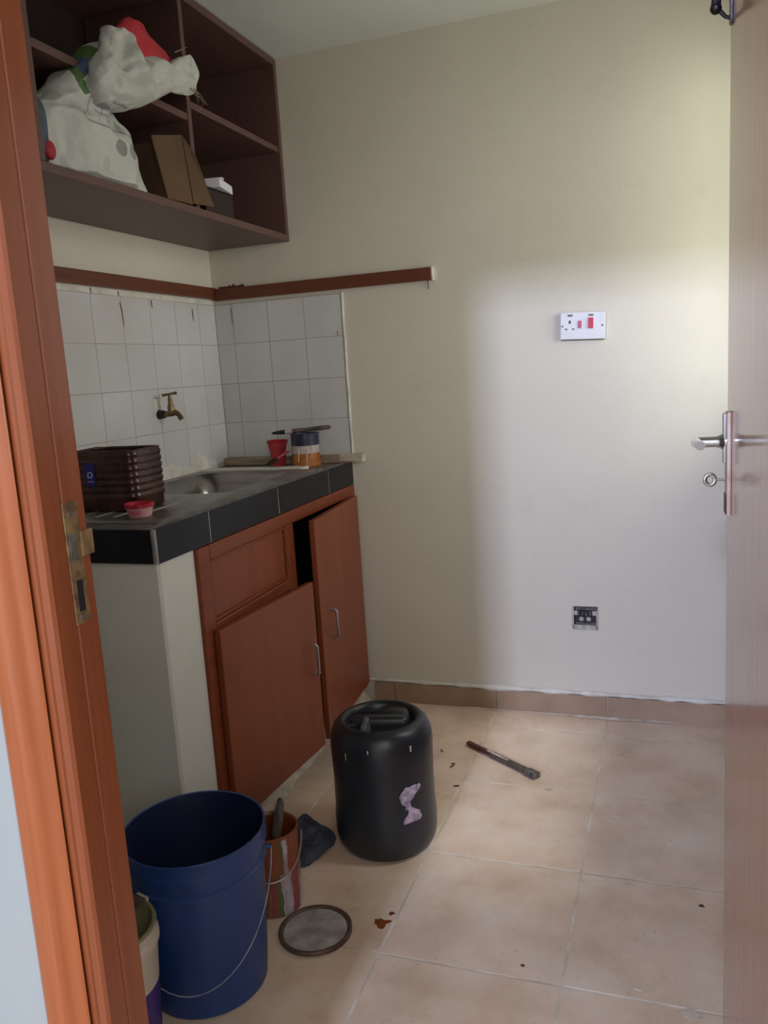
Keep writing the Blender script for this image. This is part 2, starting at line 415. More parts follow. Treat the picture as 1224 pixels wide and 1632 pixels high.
for a, c in zip(xs, xs[1:]):
    for e, d in zip(ys, ys[1:]): floor_tile_obj(a, c, d, e)
xh = [FX + i * T for i in range(-2, 3)] + [2.35]; yh = [YF] + [FY - j * T for j in range(5, 9)]
for a, c in zip(xh, xh[1:]):
    for e, d in zip(yh, yh[1:]): floor_tile_obj(a, c, d, e)
# stains on the floor
def blot(name, mat, cx, cy, rx, ry, seed, z=.0009, n=22, rot=0):
    b = MB(); pts = []
    for k in range(n):
        t = 2 * PI * k / n; q = .7 + .6 * noise.noise(Vector((math.cos(t) * 1.7 + seed, math.sin(t) * 1.7, seed)))
        x, y = rx * q * math.cos(t), ry * q * math.sin(t)
        pts.append((cx + x * math.cos(rot) - y * math.sin(rot), cy + x * math.sin(rot) + y * math.cos(rot)))
    b.prism(pts, 0.0002, z); return b.build(name, mat, floor, smooth=False)
blot('stain', 'rust', 1.017, -1.262, .028, .022, 3.1)['label'] = 'rust-brown paint stain'
blot('stain', 'rust', 1.03, -1.225, .010, .008, 5.1)
blot('stain', 'darkpaint', 1.729, -1.023, .009, .006, 1.1)
blot('stain', 'darkpaint', 1.36, -1.32, .006, .005, 6.1)
blot('stain', 'rust', .99, -.46, .012, .008, 7.1)
blot('stain', 'rust', .72, -.56, .02, .05, 9.3)
w = blot('stain', 'caulk', 1.70, -1.37, .03, .02, 2.2); w['label'] = 'white paint splash'
blot('stain', 'caulk', 1.66, -.63, .022, .006, 4.2); blot('stain', 'caulk', 1.31, -.56, .02, .014, 8.2)
blot('stain', 'caulk', 1.60, -1.33, .012, .005, 11.2)

# skirting along the back wall and right wall
bb = bpy.data.objects.new('baseboard_back', None); COL.objects.link(bb); structure(bb, 'brown tile skirting along the foot of the back wall', 'baseboard')
sx = [.56, FX - T, FX, FX + T, FX + 2 * T, XR]
sx = sorted({x for x in sx if x >= .56})
for a, c in zip(sx, sx[1:]):
    MB().box(a + .0015, c - .0015, -.010, -.0005, .001, .078, bev=.001).build('tile', 'stile', bb, smooth=False)
b = MB()
def bead(z, h, d, x0=.545, x1=XR, seed=0., n=90, y=-.001):
    def f(u, v):
        x = x0 + (x1 - x0) * u; w_ = .6 + 1.1 * abs(noise.noise(Vector((x * 5, seed, 0)))) + .5 * noise.noise(Vector((x * 22, seed, 3)))
        t = v * PI
        return (x, y - d * w_ * math.sin(t), z + h * w_ * (-math.cos(t)) * .5)
    b.grid(f, n, 6)
bead(.085, .020, .012, seed=1.3); b.build('paint_bead', 'plaster', bb, recalc=True)
b = MB()
def smear(u, v):
    x = .60 + (XR - .6) * u; k = max(0, noise.noise(Vector((x * 3.1, 2, 0))) + .25) * 1.6
    return (x, -.011 - .016 * k * v, .0012 + .004 * (1 - v) * min(1, k + .3))
b.grid(smear, 120, 2); o = b.build('caulk_smear', 'caulk', bb, recalc=False)

# wall tiles
TG = .0011
def wall_tiles(parent, cuts, rows, fn, wallname):
    for a, c in zip(cuts, cuts[1:]):
        for z0, z1 in rows:
            b = MB(); fn(b, a + TG, c - TG, z0 + TG, z1 - TG); b.build('tile', 'wtile', parent, smooth=False)
rows = [(.955, .964), (.964, 1.1143), (1.1143, 1.2645), (1.2645, 1.4147), (1.4147, 1.565)]
bc = [0.006, .0806, .2298, .3789, .5281]
wall_tiles(wall_back, bc, rows[1:], lambda b, a, c, d, e: b.box(a, c, -.006, 0, d, e, bev=.0006), 'b')
lc = [-1.31, -1.195, -1.044, -.892, -.740, -.590, -.436, -.284, -.127, -.006]
wall_tiles(wall_left, lc, rows[1:], lambda b, a, c, d, e: b.box(0, .006, a, c, d, e, bev=.0006), 'l')
MB().box(.0, .53, -.0046, 0, .95, 1.566).build('grout', 'wgrout', wall_back, smooth=False)
MB().box(.0, .0046, -1.31, 0, .95, 1.566).build('grout', 'wgrout', wall_left, smooth=False)
b = MB(); b.tube([(.534 + .0012 * math.sin(i * 2.1), -.004, .965 + i * .0604) for i in range(11)], .0052, 6); b.build('plaster_edge', 'plaster', wall_back)
MB().box(0, .0052, -1.31, -.006, 1.566, 1.5815).build('plaster_edge', 'plaster', wall_left, smooth=False)

# stained rail (picture rail) on both walls
tl = structure(MB().box(.0, .018, -1.31, -.0, 1.587, 1.630, bev=.003).build('trim_1', 'rail', smooth=False), 'dark brown stained wooden rail on the left wall over the tiles', 'trim')
tb = structure(MB().box(.018, .878, -.018, .0, 1.580, 1.624, bev=.003).build('trim_2', 'rail', smooth=False), 'dark brown stained wooden rail on the back wall over the tiles', 'trim')
MB().box(.8785, .884, -.019, 0, 1.579, 1.626, bev=.001).build('end_cap', 'plaster', tb, smooth=False)['label'] = 'white painted cut end'
b = MB(); b.tube([(.862, -.008, 1.582), (.862, -.006, 1.55)], .0016, 6); b.build('nail', 'darkmetal', tb)
for y, z0, z1 in ((-.735, 1.565, 1.582), (-.60, 1.565, 1.580), (-.592, 1.47, 1.545), (-.424, 1.535, 1.562), (-.17, 1.50, 1.545)):
    b = MB(); b.tube([(.0072, y - .006 if z1 < 1.55 and y < -.5 else y, z1), (.0072, y, z1 - (z1 - z0) * .3), (.0072, y + .002, z0)], [.0014, .0019, .0009], 6); b.build('varnish_drip', 'rail', tl)
for x, z0, z1 in ((.078, 1.49, 1.55), (.508, 1.418, 1.432)):
    b = MB(); b.tube([(x, -.0072, z1), (x + .001, -.0072, z0)], .0013, 6); b.build('varnish_drip', 'rail', tb)

b = MB(); b.grid(lambda u, v: (.03 + .11 * u, -.0012, 1.625 + .012 * v * (.4 + abs(noise.noise(Vector((u * 6, 1, 1)))) * 1.6)), 20, 2); o = b.build('varnish_smear', 'rail', tb, recalc=False); solidify(o, .0008)
# window in the right wall (behind the door leaf)
win = structure(bpy.data.objects.new('window_1', None), 'steel casement window lighting the back wall', 'window'); COL.objects.link(win)
y0, y1, z0, z1 = WIN
b = MB()
for a, c, d, e in ((y0, y1, z0, z0 + .03), (y0, y1, z1 - .03, z1), (y0, y0 + .03, z0, z1), (y1 - .03, y1, z0, z1)): b.box(XR + .06, XR + .09, a, c, d, e)
b.build('window_frame', 'steelframe', win, smooth=False)
zt = z0 + .76
for yy in ((y0 + y1) / 2,): MB().box(XR + .064, XR + .086, yy - .011, yy + .011, z0 + .03, z1 - .03).build('glazing_bar', 'steelframe', win, smooth=False)
MB().box(XR + .065, XR + .085, y0 + .03, y1 - .03, zt - .01, zt + .01).build('glazing_bar', 'steelframe', win, smooth=False)
ym = (y0 + y1) / 2
for a, c in ((y0 + .03, ym - .011), (ym + .011, y1 - .03)):
    for d, e in ((z0 + .03, zt - .01), (zt + .01, z1 - .03)):
        MB().box(XR + .073, XR + .076, a, c, d, e).build('pane', 'glass', win, smooth=False)
MB().box(XR - .03, XR + .06, y0 - .02, y1 + .02, z0 - .02, z0).build('window_sill', 'wall', win, smooth=False)

# ================================================================== DOOR FRAME
fr = structure(bpy.data.objects.new('trim_3', None), 'orange varnished wooden door frame with moulded architrave', 'door frame'); COL.objects.link(fr)
def jamb(sgn, x0):
    X = lambda d: x0 - sgn * d
    P = [(X(0), YF), (X(0), -2.134), (X(.0025), -2.1355), (X(.0025), -2.1375), (X(0), -2.139), (X(0), -2.168), (X(.003), -2.172), (X(.013), -2.172), (X(.0145), -2.169), (X(.017), -2.172), (X(.026), -2.172), (X(.026), -2.165), (X(.045), -2.165), (X(.045), YF)]
    MB().prism(P if sgn > 0 else P[::-1], 0, 2.13).build('jamb', 'jamb', fr, smooth=False)
    A = [(X(.024), -2.1765), (X(.027), -2.180), (X(.034), -2.182), (X(.040), -2.187), (X(.046), -2.193), (X(.052), -2.195), (X(.070), -2.195), (X(.076), -2.192), (X(.080), -2.186), (X(.082), -2.1765)]
    MB().prism(A if sgn > 0 else A[::-1], 0, 2.165).build('architrave', 'archi', fr, angle=50)
jamb(1, XJ0); jamb(-1, XJ1)
MB().box(XJ0 - .045, XJ1 + .045, -2.172, YF, 2.085, 2.13).build('head_jamb', 'jamb', fr, smooth=False)
MB().box(XJ0 - .08, XJ1 + .08, -2.195, -2.1765, 2.11, 2.165, bev=.004).build('architrave', 'archi', fr, smooth=False)
# strike plate
b = MB(); b.box(XJ0 - .001, XJ0 + .0015, -2.138, -2.113, 1.01, 1.155, bev=.0006); sp = b.build('strike_plate', 'strike', fr, smooth=False); sp['label'] = 'worn metal strike plate'
MB().box(XJ0 + .0005, XJ0 + .0022, -2.134, -2.122, 1.085, 1.118).build('latch_hole', 'galv', sp, smooth=False)
MB().box(XJ0 + .0005, XJ0 + .0022, -2.131, -2.121, 1.025, 1.062).build('bolt_hole', 'black', sp, smooth=False)
MB().box(XJ0 + .0, XJ0 + .003, -2.115, -2.094, 1.088, 1.118, bev=.001).build('lip', 'strike', sp, smooth=False)
for z in (1.140, 1.018):
    b = MB(); b.lathe([(0, .0), (.0035, 0), (.0035, .0012), (0, .0012)], n=12)
    bmesh.ops.transform(b.bm, matrix=Matrix.Translation((XJ0 + .0015, -2.128, z)) @ Matrix.Rotation(PI / 2, 4, 'Y'), verts=b.bm.verts); b.build('screw', 'galv', sp)

# ================================================================== DOOR LEAF (open, seen almost edge-on)
HX, HY = 1.7745, -2.098; EX, EY = 1.7560, -1.380
dl = math.hypot(EX - HX, EY - HY); ang = math.atan2(EY - HY, EX - HX)
DM = Matrix.Translation((HX, HY, 0)) @ Matrix.Rotation(ang, 4, 'Z')      # local +x along leaf, local +y = visible (left) side
door = structure(bpy.data.objects.new('door_1', None), 'glossy brown varnished kitchen door standing open at the right', 'door'); COL.objects.link(door)
door.location = (HX, HY, 0); WM[door] = Matrix.Translation((HX, HY, 0))
def dpart(b, name, mat, parent=None, **k):
    bmesh.ops.transform(b.bm, matrix=DM, verts=b.bm.verts)
    return b.build(name, mat, parent or door, **k)
leaf = dpart(MB().box(0, dl, -.040, 0, .006, 2.07, bev=.0015), 'door_leaf', 'door', smooth=False)
PX = dl - .055
b = MB(); b.box(PX - .019, PX + .019, 0, .007, 1.010, 1.180, bev=.003); plate = dpart(b, 'handle_plate', 'paintmetal'); plate['label'] = 'paint-smeared metal handle plate'
b = MB(); b.box(PX - .0175, PX + .0175, .006, .0085, 1.012, 1.045, bev=.001); dpart(b, 'tape', 'toolred', plate)['label'] = 'red-brown lower end'
b = MB(); b.box(PX - .014, PX + .014, .006, .012, 1.095, 1.178, bev=.003); dpart(b, 'plate_back', 'satin', plate)
ZL = 1.131
b = MB()
b.lathe([(.0, 0), (.0155, 0), (.0155, .004), (.011, .010), (.0088, .016), (.0088, .046), (.0075, .050), (0, .050)], n=24)
bmesh.ops.transform(b.bm, matrix=Matrix.Translation((PX, .006, ZL)) @ Matrix.Rotation(-PI / 2, 4, 'X'), verts=b.bm.verts)
hd = dpart(b, 'handle', 'chrome'); hd['label'] = 'chrome lever handle'
b = MB(); b.tube([(PX + .004, .052, ZL), (PX - .02, .053, ZL + .001), (PX - .055, .053, ZL + .003), (PX - .085, .052, ZL + .004), (PX - .095, .051, ZL + .004)], [.0085, .0085, .0078, .0075, .0070], 14); dpart(b, 'lever', 'chrome', hd)
ZK = 1.068
b = MB(); b.tube([(PX, .007, ZK), (PX, .024, ZK)], .0022, 8); key = dpart(b, 'key', 'chrome'); key['label'] = 'small steel key in the lock'
b = MB()
ring = [(PX, .031 + .0078 * math.cos(t), ZK + .0088 * math.sin(t)) for t in [2 * PI * k / 20 for k in range(21)]]
b.tube(ring, .0034, 8, cap=False); dpart(b, 'key_bow', 'chrome', key)
# black double coat hook near the top of the leaf
b = MB(); b.box(PX + .015, PX + .033, 0, .004, 1.77, 1.85, bev=.001); hk = dpart(b, 'coat_hook', 'darkmetal'); hk['label'] = 'black coat hook'
b = MB(); b.tube([(PX + .024, .002, 1.778), (PX + .024, .010, 1.781), (PX + .024, .018, 1.790), (PX + .024, .024, 1.80)], [.003, .003, .0035, .004], 8); dpart(b, 'lower_prong', 'darkmetal', hk)
b = MB(); b.tube([(PX + .024, .002, 1.835), (PX + .024, .012, 1.836), (PX + .024, .021, 1.83), (PX + .024, .024, 1.80)], [.003, .005, .007, .0075], 10); b.sphere((PX + .024, .024, 1.795), .0088); dpart(b, 'upper_prong', 'darkmetal', hk)
for z in (.25, 1.05, 1.85):
    b = MB(); b.tube([(-.004, -.004, z - .045), (-.004, -.004, z + .045)], .006, 10); dpart(b, 'hinge', 'satin')

# ================================================================== KITCHEN COUNTER (masonry)
D, L, H = .5322, -1.2978, .950
ct = thing('kitchen_counter', (.27, -.65, 0), 'masonry kitchen counter edged with black glazed tiles, against the tiled corner', 'counter')
BX = (.055, .415, -.775, -.275)          # basin hole x0,x1,y0,y1
def ring_box(b, x0, x1, y0, y1, z0, z1, hole, bev=0):
    hx0, hx1, hy0, hy1 = hole
    b.box(x0, x1, y0, hy0, z0, z1); b.box(x0, x1, hy1, y1, z0, z1); b.box(x0, hx0, hy0, hy1, z0, z1); b.box(hx1, x1, hy0, hy1, z0, z1)
b = MB(); ring_box(b, .007, D - .012, L + .012, -.007, .868, .942, (BX[0] - .01, BX[1] + .01, BX[2] - .01, BX[3] + .01)); b.build('worktop_core', 'plaster', ct, smooth=False)
b = MB(); b.box(.008, D - .014, L + .15, L + .30, .001, .868); 
b = MB(); b.prism([(.007, L + .018), (.518, L + .018), (.524, L + .024), (.524, -1.128), (.007, -1.128)], .001, .868); b.build('support_wall', 'pier', ct, smooth=False)
# top tiles: strip behind the sink, front edge strip, near end
top = [(.007, .20, -.155, -.0075), (.2015, .40, -.155, -.0075), (.4015, .497, -.155, -.0075)]
for q in top: MB().box(*q, .9425, .9485, bev=.0008).build('top_tile', 'btop', ct, smooth=False)
for a, c in ((-1.05, -.645), (-.645, -.245), (-.245, -.0075)):
    MB().box(.4985, D - .009, a + .001, c - .001, .9425, H - .001, bev=.001).build('top_tile', 'lip', ct, smooth=False)
MB().box(.4985, D - .009, L + .011, -1.051, .9425, H - .001, bev=.001).build('top_tile', 'lip', ct, smooth=False)
MB().box(.007, .497, L + .011, -1.222, .9425, H - .001, bev=.001).build('top_tile', 'btop', ct, smooth=False)
for a, c in ((L + .010, -1.05), (-1.05, -.645), (-.645, -.245), (-.245, -.008)):
    MB().box(D - .0085, D, a + .0014, c - .0014, .866, H, bev=.001).build('front_tile', 'btile', ct, smooth=False)
b = MB(); b.box(D - .0105, D - .0009, L + .010, -.008, .867, H - .001); b.build('tile_grout', 'plaster', ct, smooth=False)
for a, c in ((.007, .122), (.122, D - .010)):
    MB().box(a + .001, c - .001, L, L + .0095, .868, H - .001, bev=.001).build('end_tile', 'btile', ct, smooth=False)
MB().box(D - .0095, D - .001, L + .0008, L + .0095, .868, H - .001, bev=.002).build('corner_bead', 'lip', ct, smooth=False)
# white cement fillet between sink and the tile strip
MB().box(.010, .42, -.232, -.157, .9425, .9555, bev=.003).build('cement_strip', 'plaster', ct, smooth=False)
# rough white plaster patches where the worktop meets the left wall
b = MB()
def pl(u, v):
    y = -.10 - .72 * u
    h = .012 + .045 * max(0, noise.noise(Vector((y * 7 + 1.7, 0, 0))) + .25) + .018 * noise.noise(Vector((y * 30, 3, 0)))
    h += .05 * math.exp(-((y + .235) / .035) ** 2) + .030 * math.exp(-((y + .37) / .08) ** 2)
    h *= 1 - max(0, (-y - .72) / .12)
    h = max(.004, h)
    return (.0064 + .006 * (1 - v) * (.6 + .4 * noise.noise(Vector((y * 40, v * 5, 1)))), y, .9465 + h * v)
b.grid(pl, 90, 5); o = b.build('plaster_patch', 'plaster', ct)

# stainless sink with drainer, set into the worktop
sk = thing('sink', (.25, -.72, .949), 'dusty stainless steel sink with drainer set in the worktop', 'sink')
b = MB()
def rrect(x0, x1, y0, y1, r, z, n=6):
    P = []
    for cx, cy, a0 in ((x1 - r, y1 - r, 0), (x0 + r, y1 - r, 90), (x0 + r, y0 + r, 180), (x1 - r, y0 + r, 270)):
        for k in range(n + 1):
            t = math.radians(a0 + 90 * k / n); P.append((cx + r * math.cos(t), cy + r * math.sin(t), z))
    return P
x0, x1, y0, y1 = BX
zt = .9535
R = [rrect(.012, .497, -1.219, -.235, .012, .9475), rrect(.012, .497, -1.219, -.235, .012, zt - .0015), rrect(.0145, .4945, -1.2165, -.2375, .012, zt), rrect(x0 - .006, x1 + .006, y0 - .006, y1 + .006, .07, zt), rrect(x0, x1, y0, y1, .066, zt - .003)]
b.loft(R, cap=False); b.build('drainer_top', 'steel', sk, angle=50)
b = MB(); R = [rrect(x0, x1, y0, y1, .066, zt - .003), rrect(x0 + .008, x1 - .008, y0 + .008, y1 - .008, .062, .86), rrect(x0 + .014, x1 - .014, y0 + .014, y1 - .014, .058, .82), rrect(x0 + .04, x1 - .04, y0 + .04, y1 - .04, .04, .806)]
b.loft(R, cap=False); b.bm.faces.new([v for v in b.bm.verts][-28:]); o = b.build('basin', 'steelin', sk, angle=60); solidify(o, .002, -1)
for i in range(6):
    b = MB(); x = .10 + i * .055; b.tube([(x, -1.16, zt), (x, -.86, zt)], .0035, 8); b.build('drainer_rib', 'steel', sk)
b = MB(); b.lathe([(0, .003), (.03, .003), (.036, 0)], (.235, -.52, .8065), 24); b.build('drain', 'darkmetal', sk)

# brass tap
tp = thing('water_tap', (.006, -.448, 1.180), 'tarnished brass bib tap on the tiled wall above the sink', 'tap')
b = MB(); b.tube([(.0065, -.448, 1.178), (.030, -.448, 1.178)], [.0165, .013], 16); b.build('wall_flange', 'darkmetal', tp)
b = MB(); b.tube([(.028, -.448, 1.178), (.045, -.448, 1.179), (.058, -.446, 1.182), (.072, -.444, 1.182), (.082, -.443, 1.174), (.090, -.442, 1.158)], [.0095, .010, .0125, .0095, .0085, .0088], 14); b.build('tap_body', 'brass', tp)
b = MB(); b.tube([(.056, -.446, 1.185), (.055, -.446, 1.205), (.055, -.446, 1.212), (.054, -.446, 1.232), (.054, -.446, 1.243)], [.012, .0115, .0085, .0065, .0045], 14); b.build('spindle', 'brass', tp)
b = MB(); b.tube([(.035, -.462, 1.242), (.054, -.446, 1.246), (.074, -.431, 1.248)], [.0055, .0035, .0055], 10); b.build('tap_handle', 'brass', tp)
MB().box(.0062, .0072, -.475, -.432, 1.185, 1.235, bev=.0003).build('plaster_patch', 'plaster', wall_left, smooth=False)

# ================================================================== BASE CABINET
cb = thing('base_cabinet', (.30, -.56, 0), 'orange-brown wooden sink cabinet with two doors ajar, under the counter', 'cabinet')
x0, x1 = .500, .535
def fr_part(n, y0, y1, z0, z1, xa=x0, xb=x1, mat='cab', bev=.005): return MB().box(xa, xb, y0, y1, z0, z1, bev=bev).build(n, mat, cb, smooth=False)
fr_part('stile', -1.127, -1.068, .06, .864); fr_part('stile', -.070, -.012, .06, .864)
fr_part('top_rail', -1.068, -.070, .822, .864); fr_part('middle_stile', -.612, -.560, .10, .822, xb=.533)
fr_part('panel_rail', -1.068, -.612, .618, .655); fr_part('bottom_rail', -1.068, -.070, .075, .105, xb=.530)
MB().box(.502, .524, -1.066, -.613, .656, .821, bev=.002).build('fixed_panel', 'cabdoor', cb, smooth=False)
for nm, q in (('bead', (-1.067, -1.059, .656, .821)), ('bead', (-.621, -.613, .656, .821)), ('bead', (-1.059, -.621, .813, .821)), ('bead', (-1.059, -.621, .656, .664))):
    MB().box(.524, .531, *q, bev=.002).build(nm, 'cab', cb, smooth=False)
MB().box(.03, .498, -1.115, -.02, .070, .085).build('bottom_board', 'void', cb, smooth=False)  # near-black liners added; shade in the open cabinet is put in their colour
MB().box(.012, .022, -1.115, -.02, .086, .860).build('shade_back_liner', 'void', cb, smooth=False)
MB().box(.03, .498, -1.115, -.02, .857, .866).build('top_board', 'void', cb, smooth=False)  # dark liner added under the pale worktop core, keeps the gap dark
MB().box(.023, .498, -1.1265, -1.116, .086, .856).build('shade_side_liner', 'void', cb, smooth=False)
MB().box(.023, .498, -.02, -.012, .086, .856).build('shade_side_liner', 'void', cb, smooth=False)
MB().box(.44, .505, -1.12, -.012, .001, .068).build('plinth', 'caulk', cb, smooth=False)
def cab_door(hy, ey, ex, z0, z1, hand, nm):
    hx = .5375
    a = math.atan2(ey - hy, ex - hx); ln = math.hypot(ey - hy, ex - hx)
    T_ = Matrix.Translation((hx, hy, 0)) @ Matrix.Rotation(a, 4, 'Z')
    s = 1 if ey > hy else -1              # outside (towards +x) is local -y for s=1, +y for s=-1
    t0, t1 = (-.018, 0) if s > 0 else (0, .018)
    b = MB(); b.box(.002, ln, t0, t1, z0, z1, bev=.002); bmesh.ops.transform(b.bm, matrix=T_, verts=b.bm.verts)
    d = b.build('door', 'cabdoor', cb, smooth=False)
    ys = -.018 if s > 0 else .018; o_ = -1 if s > 0 else 1
    hp, za, zb = hand
    hl = ln - hp
    P = [(hl, ys, za), (hl, ys + o_ * .020, za), (hl, ys + o_ * .0265, za + .006), (hl, ys + o_ * .0265, zb - .006), (hl, ys + o_ * .020, zb), (hl, ys, zb)]
    b = MB(); b.tube(P, .0042, 10); bmesh.ops.transform(b.bm, matrix=T_, verts=b.bm.verts); b.build('handle', 'satin', d)
    return d
cab_door(-1.092, -.592, .583, .095, .640, (.050, .352, .452), 'near')
cab_door(-.045, -.552, .583, .092, .826, (.085, .415, .512), 'far')
# whitish cement ridge where the floor meets the plinth
b = MB()
def cr(u, v):
    y = -1.12 + 1.10 * u; k = .5 + .9 * abs(noise.noise(Vector((y * 6, 4, 0)))) + (.8 if u > .9 else 0)
    t = v
    return (.506 + .036 * k * t, y, .001 + .045 * k * (1 - t) ** 1.5)
b.grid(cr, 60, 5); b.build('cement_ridge', 'caulk', cb)

# ================================================================== UPPER CUPBOARD (open shelves)
uc = thing('open_shelf_cupboard', (.17, -.65, 1.767), 'dark brown open wall cupboard with four bays, under the ceiling', 'cupboard')
CX, Y0, ZB, ZT = .343, -1.315, 1.767, 2.388
def cp(n, x0, x1, y0, y1, z0, z1, mat='cup', bev=.0015): return MB().box(x0, x1, y0, y1, z0, z1, bev=bev).build(n, mat, uc, smooth=False)
cp('bottom_board', .004, CX, Y0, -.004, ZB, ZB + .022)
cp('top_board', .004, CX, Y0, -.004, ZT - .024, ZT - .001)
cp('side_panel', .004, CX, Y0, Y0 + .040, ZB + .0225, ZT - .0245)
cp('side_panel', .004, CX, -.026, -.004, ZB + .0225, ZT - .0245)
cp('divider', .016, CX - .004, -.632, -.612, ZB + .0225, ZT - .0245)
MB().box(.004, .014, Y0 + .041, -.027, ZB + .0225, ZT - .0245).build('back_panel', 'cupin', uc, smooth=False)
cp('shelf', .016, CX - .006, Y0 + .041, -.633, 2.032, 2.052)
cp('shelf', .016, CX - .006, -.611, -.027, 2.072, 2.092)

# ---- things in the cupboard
def blob_rings(tab, n=40, amp=.008, seed=0, sq=2.6):
    R = []
    for (z, yc, hy, xc, hx) in tab:
        r = []
        for k in range(n):
            t = 2 * PI * k / n; c, s_ = math.cos(t), math.sin(t)
            e = 2 / sq
            x = xc + hx * math.copysign(abs(c) ** e, c); y = yc + hy * math.copysign(abs(s_) ** e, s_)
            q = amp * noise.noise(Vector((x * 14 + seed, y * 14, z * 14))) + amp * .5 * noise.noise(Vector((x * 40 + seed, y * 40, z * 30)))
            r.append((x + c * q, y + s_ * q, z + .4 * q))
        R.append(r)
    return R
def crumple(p, f, seed):
    n1 = 1 - 2 * abs(noise.noise(Vector((p[0] * f + seed, p[1] * f, p[2] * f)))); n2 = 1 - 2 * abs(noise.noise(Vector((p[0] * f * 2.3, p[1] * f * 2.3 + seed, p[2] * f * 2.1))))
    return .62 * n1 + .38 * n2 - .45
def curve(P, v):
    t = v * (len(P) - 1); i = min(int(t), len(P) - 2); return Vector(P[i]).lerp(Vector(P[i + 1]), t - i)
def sheet_bag(name, mat, par, LP, RP, xs_, th, nv=16, n=44, amp=.02, f=11, seed=0, sq=2.4):
    """crumpled bag body spanned between a left and a right edge curve in y/z; xs_ = depth and th = half thickness along the height"""
    rings = []
    for j in range(nv + 1):
        v = j / nv; l, r = curve(LP, v), curve(RP, v); c = (l + r) / 2; h = (r - l) / 2
        xc = curve([(q, 0) for q in xs_], v)[0]; tt = curve([(q, 0) for q in th], v)[0]; ring = []
        for k in range(n):
            t = 2 * PI * k / n; a_, b_ = math.cos(t), math.sin(t); e = 2 / sq
            a2 = math.copysign(abs(a_) ** e, a_); b2 = math.copysign(abs(b_) ** e, b_)
            p = Vector((xc + tt * b2, c.x + h.x * a2, c.y + h.y * a2)); q = (crumple(p, f, seed) + .25 * crumple(p, f * 4, seed + 3)) * amp
            p.x += q * b_ * 1.3; p.y += q * a_ * .5; p.z += .35 * q * (0 if j in (0,) else 1)
            ring.append(tuple(p))
        rings.append(ring)
    b = MB(); b.loft(rings); o = b.build(name, mat, par, angle=180); subsurf(o, 1); return o
st = thing('woven_sack', (.2, -1.05, 1.79), 'bulging white woven sack with grey printed roundels, on the cupboard bottom board', 'sack')
sheet_bag('sack_body', 'sackw', st, [(-1.20, 1.7915), (-1.225, 1.80), (-1.235, 1.86), (-1.24, 1.92), (-1.225, 1.955), (-1.16, 1.975)], [(-.795, 1.7915), (-.785, 1.80), (-.815, 1.86), (-.86, 1.93), (-.90, 1.98), (-.955, 2.0)],
          [.175, .18, .185, .19, .20, .225], [.140, .150, .152, .145, .12, .07], nv=30, n=80, amp=.022, f=9, sq=3)
sheet_bag('sack_fold', 'sackw', st, [(-1.235, 1.925), (-1.18, 1.985), (-1.11, 2.045), (-1.04, 2.115)], [(-.98, 1.94), (-.97, 2.0), (-.97, 2.06), (-.985, 2.13)],
          [.27, .295, .315, .33], [.07, .055, .04, .02], nv=16, n=64, amp=.026, f=10, seed=5)
sheet_bag('sack_mouth', 'sackw', st, [(-1.085, 1.955), (-1.115, 1.985), (-1.10, 2.04), (-1.065, 2.10), (-1.045, 2.135)], [(-.985, 1.962), (-.93, 1.985), (-.84, 2.035), (-.77, 2.075), (-.845, 2.14)],
          [.350, .372, .385, .392, .388], [.020, .036, .042, .036, .012], nv=26, n=72, amp=.040, f=11, seed=2, sq=2.8)
sheet_bag('sack_flap', 'sackw', st, [(-.86, 2.05), (-.85, 2.09), (-.80, 2.13), (-.755, 2.155)], [(-.775, 2.055), (-.715, 2.068), (-.688, 2.125), (-.712, 2.178)],
          [.395, .41, .415, .41], [.006, .009, .007, .003], nv=12, n=40, amp=.020, f=16, seed=8, sq=3)
b = MB()
for p_ in (((.42, -.74, 2.085), (.425, -.70, 2.070), (.42, -.66, 2.055)), ((.42, -.75, 2.08), (.43, -.725, 2.055), (.425, -.72, 2.035)), ((.41, -.79, 2.155), (.42, -.765, 2.17), (.42, -.74, 2.182)), ((.42, -.73, 2.08), (.43, -.695, 2.05), (.42, -.705, 2.030))):
    b.tube(p_, [.0016, .0012, .0007], 5)
o = b.build('frayed_threads', 'batten', st); o['kind'] = 'stuff'
rb = thing('red_bag', (.37, -.90, 2.15), 'crumpled red plastic bag stuffed in the mouth of the white sack', 'bag')
sheet_bag('bag', 'redbag', rb, [(-1.03, 2.115), (-1.01, 2.145), (-.975, 2.175), (-.955, 2.195)], [(-.80, 2.075), (-.775, 2.12), (-.79, 2.165), (-.90, 2.197)],
          [.385, .385, .38, .378], [.014, .022, .018, .006], nv=10, n=36, amp=.016, f=14, seed=4)
db = thing('dark_bag', (.25, -1.235, 1.79), 'dark blue-grey crumpled plastic bag left of the white sack', 'bag')
tabd = [(1.7905, -1.235, .030, .255, .055), (1.82, -1.238, .032, .26, .06), (1.87, -1.238, .032, .262, .06), (1.92, -1.235, .034, .26, .055), (1.95, -1.225, .03, .255, .04), (1.965, -1.215, .015, .25, .02)]
b = MB(); b.loft(blob_rings(tabd, 28, .010, 5)); o = b.build('bag', 'sackb', db, angle=180); subsurf(o, 1)
b = MB(); b.sphere((.315, -1.222, 1.828), .02, (.5, .9, 1.1)); b.build('red_print', 'redbag', db)
